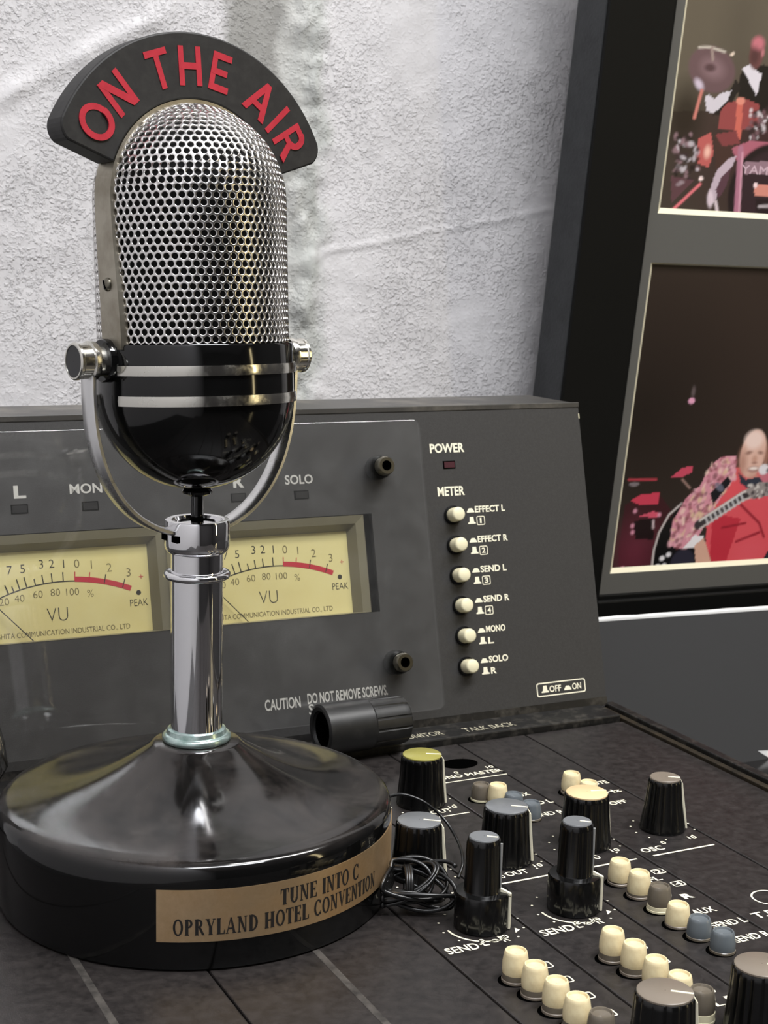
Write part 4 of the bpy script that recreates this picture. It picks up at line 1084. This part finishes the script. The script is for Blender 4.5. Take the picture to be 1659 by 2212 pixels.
# printed photographs: colour laid out shape by shape on a fine sheet
print_mat = bpy.data.materials.new('photo print'); print_mat.use_nodes = True
_b = print_mat.node_tree.nodes['Principled BSDF']; _a = print_mat.node_tree.nodes.new('ShaderNodeVertexColor'); _a.layer_name = 'print'
print_mat.node_tree.links.new(_a.outputs[0], _b.inputs['Base Color']); _b.inputs['Roughness'].default_value = .35; _b.inputs['Specular IOR Level'].default_value = .3
class Print:
    def __init__(s, x0, x1, y0, y1, bg, st=.0009):
        s.nx = int((x1 - x0) / st); s.ny = int((y1 - y0) / st)
        s.X, s.Y = np.meshgrid(np.linspace(x0, x1, s.nx + 1), np.linspace(y0, y1, s.ny + 1)); s.st = st
        s.C = np.zeros(s.X.shape + (3,)); s.C[:] = srgb(bg)[:3]
    def blend(s, m, col, a=1.):
        m = np.clip(m, 0, 1)[..., None] * a; s.C = s.C * (1 - m) + np.array(srgb(col)[:3]) * m
    def pts(s, ps): return [fuv(p, ZM - .002) for p in ps]
    def poly(s, ps, col, a=1.):
        P_ = s.pts(ps); ins = np.zeros(s.X.shape, bool); n = len(P_)
        for i in range(n):
            (xa, ya), (xb, yb) = P_[i], P_[(i + 1) % n]
            if ya == yb: continue
            c = ((ya > s.Y) != (yb > s.Y)) & (s.X < (xb - xa) * (s.Y - ya) / (yb - ya) + xa); ins ^= c
        s.blend(ins.astype(float), col, a)
    def ell(s, q, rx, ry, col, a=1., rot=0., soft=.15):   # radii in picture pixels
        x, y = fuv(q, ZM - .002); k = .000285
        dx, dy = s.X - x, s.Y - y; c, n = math.cos(R(rot)), math.sin(R(rot))
        d = np.sqrt(((dx * c + dy * n) / (rx * k)) ** 2 + ((-dx * n + dy * c) / (ry * k)) ** 2)
        s.blend((1 + soft - d) / (2 * soft), col, a)
    def line(s, ps, w, col, a=1.):
        P_ = s.pts(ps); k = .000285 * w / 2; best = np.full(s.X.shape, 9.)
        for (xa, ya), (xb, yb) in zip(P_[:-1], P_[1:]):
            L2 = (xb - xa) ** 2 + (yb - ya) ** 2; t_ = np.clip(((s.X - xa) * (xb - xa) + (s.Y - ya) * (yb - ya)) / L2, 0, 1)
            best = np.minimum(best, np.hypot(s.X - xa - t_ * (xb - xa), s.Y - ya - t_ * (yb - ya)))
        s.blend((k + s.st * .6 - best) / (s.st * .9), col, a)
    def speck(s, ps, cols, n, r, seed, a=.8):
        P_ = [p for p in ps]; rn = random.Random(seed); x0 = min(p[0] for p in P_); x1 = max(p[0] for p in P_); y0 = min(p[1] for p in P_); y1 = max(p[1] for p in P_)
        keep = 0
        def inside(q):
            c = False; m = len(P_)
            for i in range(m):
                (xa, ya), (xb, yb) = P_[i], P_[(i + 1) % m]
                if (ya > q[1]) != (yb > q[1]) and q[0] < (xb - xa) * (q[1] - ya) / (yb - ya) + xa: c = not c
            return c
        while keep < n:
            q = (rn.uniform(x0, x1), rn.uniform(y0, y1))
            if inside(q):
                s.ell(q, r * rn.uniform(.5, 1.3), r * rn.uniform(.3, .9), rn.choice(cols), a, rn.uniform(0, 180), .4); keep += 1
    def build(s, name):
        v = np.stack([s.X, s.Y, np.full(s.X.shape, ZM - .002)], -1).reshape(-1, 3); w_ = s.nx + 1
        i = np.arange(s.ny)[:, None] * w_ + np.arange(s.nx)[None]; i = i.reshape(-1)
        me = bpy.data.meshes.new(name); me.from_pydata(v.tolist(), [], np.stack([i, i + 1, i + w_ + 1, i + w_], 1).tolist())
        at = me.color_attributes.new('print', 'FLOAT_COLOR', 'POINT')
        at.data.foreach_set('color', np.concatenate([np.clip(s.C.reshape(-1, 3), 0, 1), np.ones((len(v), 1))], 1).reshape(-1).astype(np.float32))
        me.materials.append(print_mat); return link(name, me, fr_root)
# --- lower photograph: seated guitarist
p = Print(up_, px1, v2b, v2t, (50, 41, 36))
p.ell((1600, 700), 260, 260, (56, 44, 38), .6, soft=.9); p.ell((1380, 900), 200, 200, (20, 15, 14), .7, soft=.9)
p.poly([(1330, 1250), (1350, 1090), (1420, 1060), (1470, 1130), (1470, 1250)], (62, 20, 30), .75)
p.ell((1370, 1190), 50, 60, (120, 50, 66), .5, soft=.8)
p.line([(1358, 1036), (1418, 1036)], 4, (176, 60, 72)); p.ell((1370, 1046), 14, 5, (120, 110, 112))
p.poly([(1362, 1082), (1385, 1068), (1425, 1064), (1422, 1090), (1385, 1092)], (196, 62, 82)); p.poly([(1378, 1116), (1412, 1104), (1430, 1112), (1415, 1118)], (206, 84, 104))
p.poly([(1450, 1030), (1475, 1010), (1498, 1006), (1496, 1020), (1470, 1032)], (196, 74, 94)); p.line([(1474, 1036), (1490, 1054)], 4, (150, 120, 110))
for x, y in ((1372, 1104), (1424, 1112), (1366, 1136), (1408, 1130), (1366, 1150), (1344, 1228)): p.ell((x, y), 5, 5, (220, 150, 170), .9, soft=.5)
p.poly([(1370, 1125), (1412, 1120), (1412, 1165), (1372, 1165)], (26, 12, 16)); p.line([(1411, 1125), (1411, 1140)], 5, (190, 170, 172))
p.ell((1494, 866), 9, 7, (226, 160, 186)); p.ell((1498, 846), 5, 12, (110, 96, 96), .7, soft=.5)
# guitar body edge (behind the sleeve)
p.poly([(1406, 1236), (1412, 1180), (1432, 1136), (1470, 1094), (1520, 1120), (1500, 1200), (1450, 1236)], (16, 14, 16))
p.line([(1407, 1236), (1412, 1190), (1424, 1150), (1445, 1112), (1472, 1088)], 4, (200, 190, 186))
# far shoulder and shirt
p.poly([(1530, 1066), (1590, 1010), (1700, 1010), (1720, 1250), (1520, 1250)], (218, 84, 92))
p.poly([(1540, 1110), (1600, 1120), (1560, 1235), (1530, 1235)], (190, 50, 64)); p.line([(1600, 1090), (1640, 1130), (1650, 1160)], 5, (140, 30, 44)); p.line([(1560, 1140), (1610, 1130)], 5, (150, 34, 48)); p.line([(1590, 1170), (1640, 1150)], 6, (150, 34, 48)); p.ell((1620, 1190), 40, 26, (222, 90, 100), .7, soft=.6); p.ell((1580, 1060), 22, 40, (226, 86, 92), .6, soft=.6)
p.poly([(1575, 1236), (1590, 1212), (1610, 1232)], (40, 14, 20))
# jacket sleeve, patterned
slv = [(1590, 984), (1556, 988), (1532, 1010), (1512, 1050), (1480, 1078), (1452, 1130), (1446, 1180), (1478, 1186), (1508, 1160), (1530, 1120), (1560, 1070), (1590, 1030)]
p.poly(slv, (214, 146, 158)); p.speck(slv, [(150, 84, 90), (240, 208, 190), (110, 66, 68), (232, 176, 184), (222, 190, 154), (176, 104, 118)], 190, 7, 3, .7)
p.poly([(1534, 1066), (1572, 1030), (1580, 1040), (1556, 1070), (1540, 1090)], (26, 24, 30)); p.ell((1554, 1052), 16, 8, (110, 110, 126), .8, -35)
p.poly([(1640, 1020), (1659, 1010), (1720, 1010), (1720, 1060), (1650, 1070)], (196, 110, 124))
# head
p.ell((1627, 980), 37, 58, (224, 182, 164), 1, -4, .05); p.ell((1629, 950), 26, 22, (242, 214, 202), .9, 0, .3)
p.ell((1604, 1000), 12, 30, (168, 118, 100), .7, 8, .7); p.ell((1655, 990), 8, 34, (176, 126, 106), .7, 0, .6)
p.ell((1618, 978), 9, 4, (120, 78, 66), .8, 8, .6); p.ell((1643, 978), 8, 4, (120, 78, 66), .8, -8, .6); p.ell((1630, 992), 8, 9, (198, 150, 130), .9, 0, .5); p.ell((1630, 1000), 8, 3, (140, 92, 80), .7, 0, .6)
p.ell((1628, 1014), 17, 8, (140, 84, 78), .85, 0, .4); p.ell((1628, 1012), 13, 4, (238, 222, 212), 1, 0, .4); p.ell((1626, 1028), 16, 8, (196, 152, 134), .8, 0, .6)
p.poly([(1594, 1020), (1612, 1036), (1640, 1030), (1648, 1040), (1626, 1064), (1600, 1044)], (50, 54, 66))
p.ell((1650, 1014), 15, 13, (226, 220, 222)); p.line([(1659, 1016), (1700, 1022)], 10, (120, 116, 120))
# guitar neck and strap hand
p.line([(1508, 1134), (1606, 1070), (1720, 1030)], 22, (56, 50, 52)); p.line([(1512, 1124), (1604, 1064), (1720, 1022)], 5, (214, 204, 196)); p.line([(1512, 1142), (1606, 1080), (1720, 1042)], 4, (196, 186, 180))
for i in range(9): u_ = i / 8; p.line([(1524 + 76 * u_, 1118 - 50 * u_), (1530 + 76 * u_, 1132 - 50 * u_)], 4, (200, 196, 196))
p.poly([(1610, 1058), (1640, 1042), (1665, 1040), (1665, 1070), (1625, 1078)], (150, 140, 136)); p.speck([(1612, 1046), (1665, 1040), (1665, 1070), (1625, 1078)], [(60, 52, 54), (220, 212, 204)], 24, 5, 9)
# near hand, cuff, knees
p.poly([(1476, 1184), (1500, 1156), (1520, 1158), (1512, 1184)], (236, 230, 230)); p.poly([(1500, 1180), (1520, 1160), (1532, 1200), (1544, 1236), (1504, 1236)], (214, 168, 146))
p.ell((1474, 1214), 34, 32, (44, 42, 54), 1, 0, .1); p.poly([(1630, 1236), (1659, 1190), (1720, 1180), (1720, 1250)], (40, 38, 48))
for x, y in ((1420, 1224), (1434, 1222), (1430, 1206), (1444, 1198)): p.ell((x, y), 7, 6, (226, 222, 224), 1, 0, .3)
# rest of the sheet to the right (out of the picture)
p.build('photograph')
# --- upper photograph: drum kit and a player in a dark suit
p = Print(up_, px1, v1b, v1t, (98, 89, 76))
p.poly([(1400, 240), (1900, 240), (1900, 520), (1400, 520)], (44, 32, 32), .7); p.ell((1660, 320), 160, 130, (60, 34, 38), .8, soft=.8)
p.ell((1600, 60), 40, 120, (84, 76, 66), .6, soft=.9); p.ell((1480, 250), 40, 60, (34, 26, 22), .8, soft=.6)
# player
p.poly([(1590, 240), (1600, 160), (1612, 142), (1650, 140), (1720, 170), (1720, 240)], (26, 22, 24)); p.poly([(1604, 148), (1620, 138), (1640, 158), (1646, 160), (1634, 208)], (224, 216, 222))
p.ell((1635, 114), 19, 34, (112, 70, 70), 1, 0, .12); p.ell((1638, 94), 16, 14, (206, 120, 130), .9, 0, .4); p.ell((1630, 122), 12, 18, (70, 44, 46), .7, 0, .5); p.ell((1648, 114), 4, 8, (206, 130, 136), .8, 0, .5)
p.poly([(1540, 250), (1566, 246), (1600, 190), (1590, 170), (1576, 196)], (34, 28, 30))
# cymbal and stand
p.ell((1538, 150), 62, 46, (108, 82, 86), .92, -14, .06); p.ell((1540, 148), 30, 20, (140, 112, 116), .8, -14, .5); p.ell((1510, 182), 14, 8, (226, 210, 226), .8, -40, .5); p.ell((1534, 146), 14, 8, (70, 46, 50), .8, 0, .4)
p.line([(1510, 102), (1535, 102), (1566, 112)], 4, (200, 190, 176)); p.line([(1538, 104), (1540, 128)], 6, (160, 140, 132)); p.ell((1582, 117), 6, 4, (226, 206, 186), 1, 30)
p.line([(1516, 196), (1500, 254)], 7, (206, 128, 116)); p.poly([(1522, 208), (1532, 204), (1542, 214), (1560, 200), (1580, 196), (1570, 220), (1540, 246), (1526, 238)], (214, 206, 212))
# toms, kick and hardware
p.poly([(1556, 240), (1572, 222), (1612, 214), (1640, 226), (1640, 270), (1600, 282), (1552, 278)], (150, 72, 72)); p.poly([(1592, 214), (1606, 212), (1600, 300), (1586, 316)], (206, 106, 92)); p.ell((1600, 218), 12, 8, (230, 150, 130), .8)
p.poly([(1508, 300), (1536, 286), (1542, 330), (1530, 362), (1506, 352)], (190, 96, 92)); p.ell((1528, 328), 8, 12, (250, 200, 180), .9, 0, .6); p.poly([(1544, 290), (1580, 284), (1590, 310), (1576, 350), (1546, 366)], (70, 48, 44)); p.poly([(1546, 290), (1590, 282), (1600, 310), (1560, 316)], (130, 64, 66))
p.speck([(1460, 294), (1510, 286), (1508, 390), (1456, 400)], [(206, 196, 200), (60, 44, 48), (30, 22, 24), (150, 120, 126)], 60, 7, 21)
p.speck([(1606, 240), (1690, 230), (1690, 300), (1620, 300)], [(226, 216, 218), (50, 36, 40), (120, 90, 96)], 50, 7, 22)
p.poly([(1580, 320), (1620, 304), (1720, 310), (1720, 360), (1600, 366)], (176, 100, 116)); p.ell((1660, 420), 110, 110, (34, 24, 28), 1, 0, .03); p.ell((1664, 424), 98, 100, (52, 36, 42), 1, 0, .06)
p.poly([(1530, 420), (1546, 372), (1574, 342), (1592, 336), (1576, 372), (1552, 420), (1540, 440)], (196, 176, 186)); p.poly([(1546, 410), (1560, 380), (1580, 362), (1570, 400), (1552, 430)], (90, 60, 70))
p.poly([(1608, 350), (1720, 346), (1720, 376), (1610, 376)], (150, 120, 130)); p.line([(1600, 320), (1590, 468)], 13, (176, 116, 136)); p.line([(1604, 330), (1596, 468)], 4, (216, 160, 176))
p.poly([(1628, 400), (1720, 398), (1720, 424), (1630, 424)], (214, 140, 124)); p.ell((1632, 400), 6, 6, (250, 220, 220)); p.poly([(1632, 430), (1720, 428), (1720, 470), (1634, 470)], (40, 28, 32)); p.line([(1640, 446), (1690, 444)], 6, (180, 170, 172))
p.line([(1446, 460), (1512, 398)], 6, (226, 120, 126)); p.ell((1514, 386), 6, 5, (250, 226, 220)); p.ell((1534, 430), 8, 18, (226, 206, 214), .9, 10, .3); p.line([(1546, 436), (1550, 462)], 7, (214, 196, 200))
p.poly([(1450, 380), (1500, 390), (1450, 440)], (110, 70, 80), .6)
p.build('photograph')
# raised lettering on the drum head is part of the print
dv, df_ = text_flat('YAMAHA', *[fuv(q, ZM - .002)[0] for q in ((1600, 372), (1720, 366))], fuv((1600, 374), ZM - .002)[1], .0052, .01)
MB().add([(a, b, ZM - .00185) for a, b, _ in dv], df_).build('print_lettering', mat('print ink pale', (206, 176, 186), .5), fr_root, recalc=False)

# dark grey board with a white core, standing between console and frame
BY = .150
tl = on_plane((1297, 1343), (0, BY, 0), (0, 1, 0)); tr = on_plane((1659, 1318), (0, BY, 0), (0, 1, 0))
ztop = tl[2]; slope = (tr[2] - tl[2]) / (tr[0] - tl[0])
bd = thing('foam_board', 'dark grey foam board with white cut edge standing below the picture frame', 'board', (.42, BY, DESK))
bx = [(-.26, 0), (.28, 0)]
def ztop_at(x): return ztop + slope * (x + .42 - tl[0]) - DESK
def slab(y0, y1, z1off, name, m, wav=0):
    n = 40; v = []; f = []
    for i in range(n + 1):
        x = -.26 + .54 * i / n; zt = ztop_at(x) + z1off + (wav * noise.noise(Vector((x * 60, 0, 4))) if wav else 0)
        v += [(x, y0, 0), (x, y1, 0), (x, y1, zt), (x, y0, zt)]
        if i:
            for k in range(4): f.append((4 * i - 4 + k, 4 * i - 4 + (k + 1) % 4, 4 * i + (k + 1) % 4, 4 * i + k))
    f += [(0, 1, 2, 3), (4 * n + 3, 4 * n + 2, 4 * n + 1, 4 * n)]
    return MB().add(v, f).build(name, m, bd)
slab(0, .0005, 0, 'face_sheet', board_grey); slab(.0005, .0055, .0014, 'white_core', board_white, .0006); slab(.0055, .006, 0, 'face_sheet', board_grey)
def bpt(q): X = on_plane(q, (0, BY - .0002, 0), (0, 1, 0)); return (X[0] - .42, -.0002, X[2] - DESK)
MB().add([bpt(q) for q in ((1637, 1622), (1720, 1618), (1720, 1668), (1690, 1655))], [(0, 1, 2, 3)]).build('white_print', paper_white, bd, recalc=False)
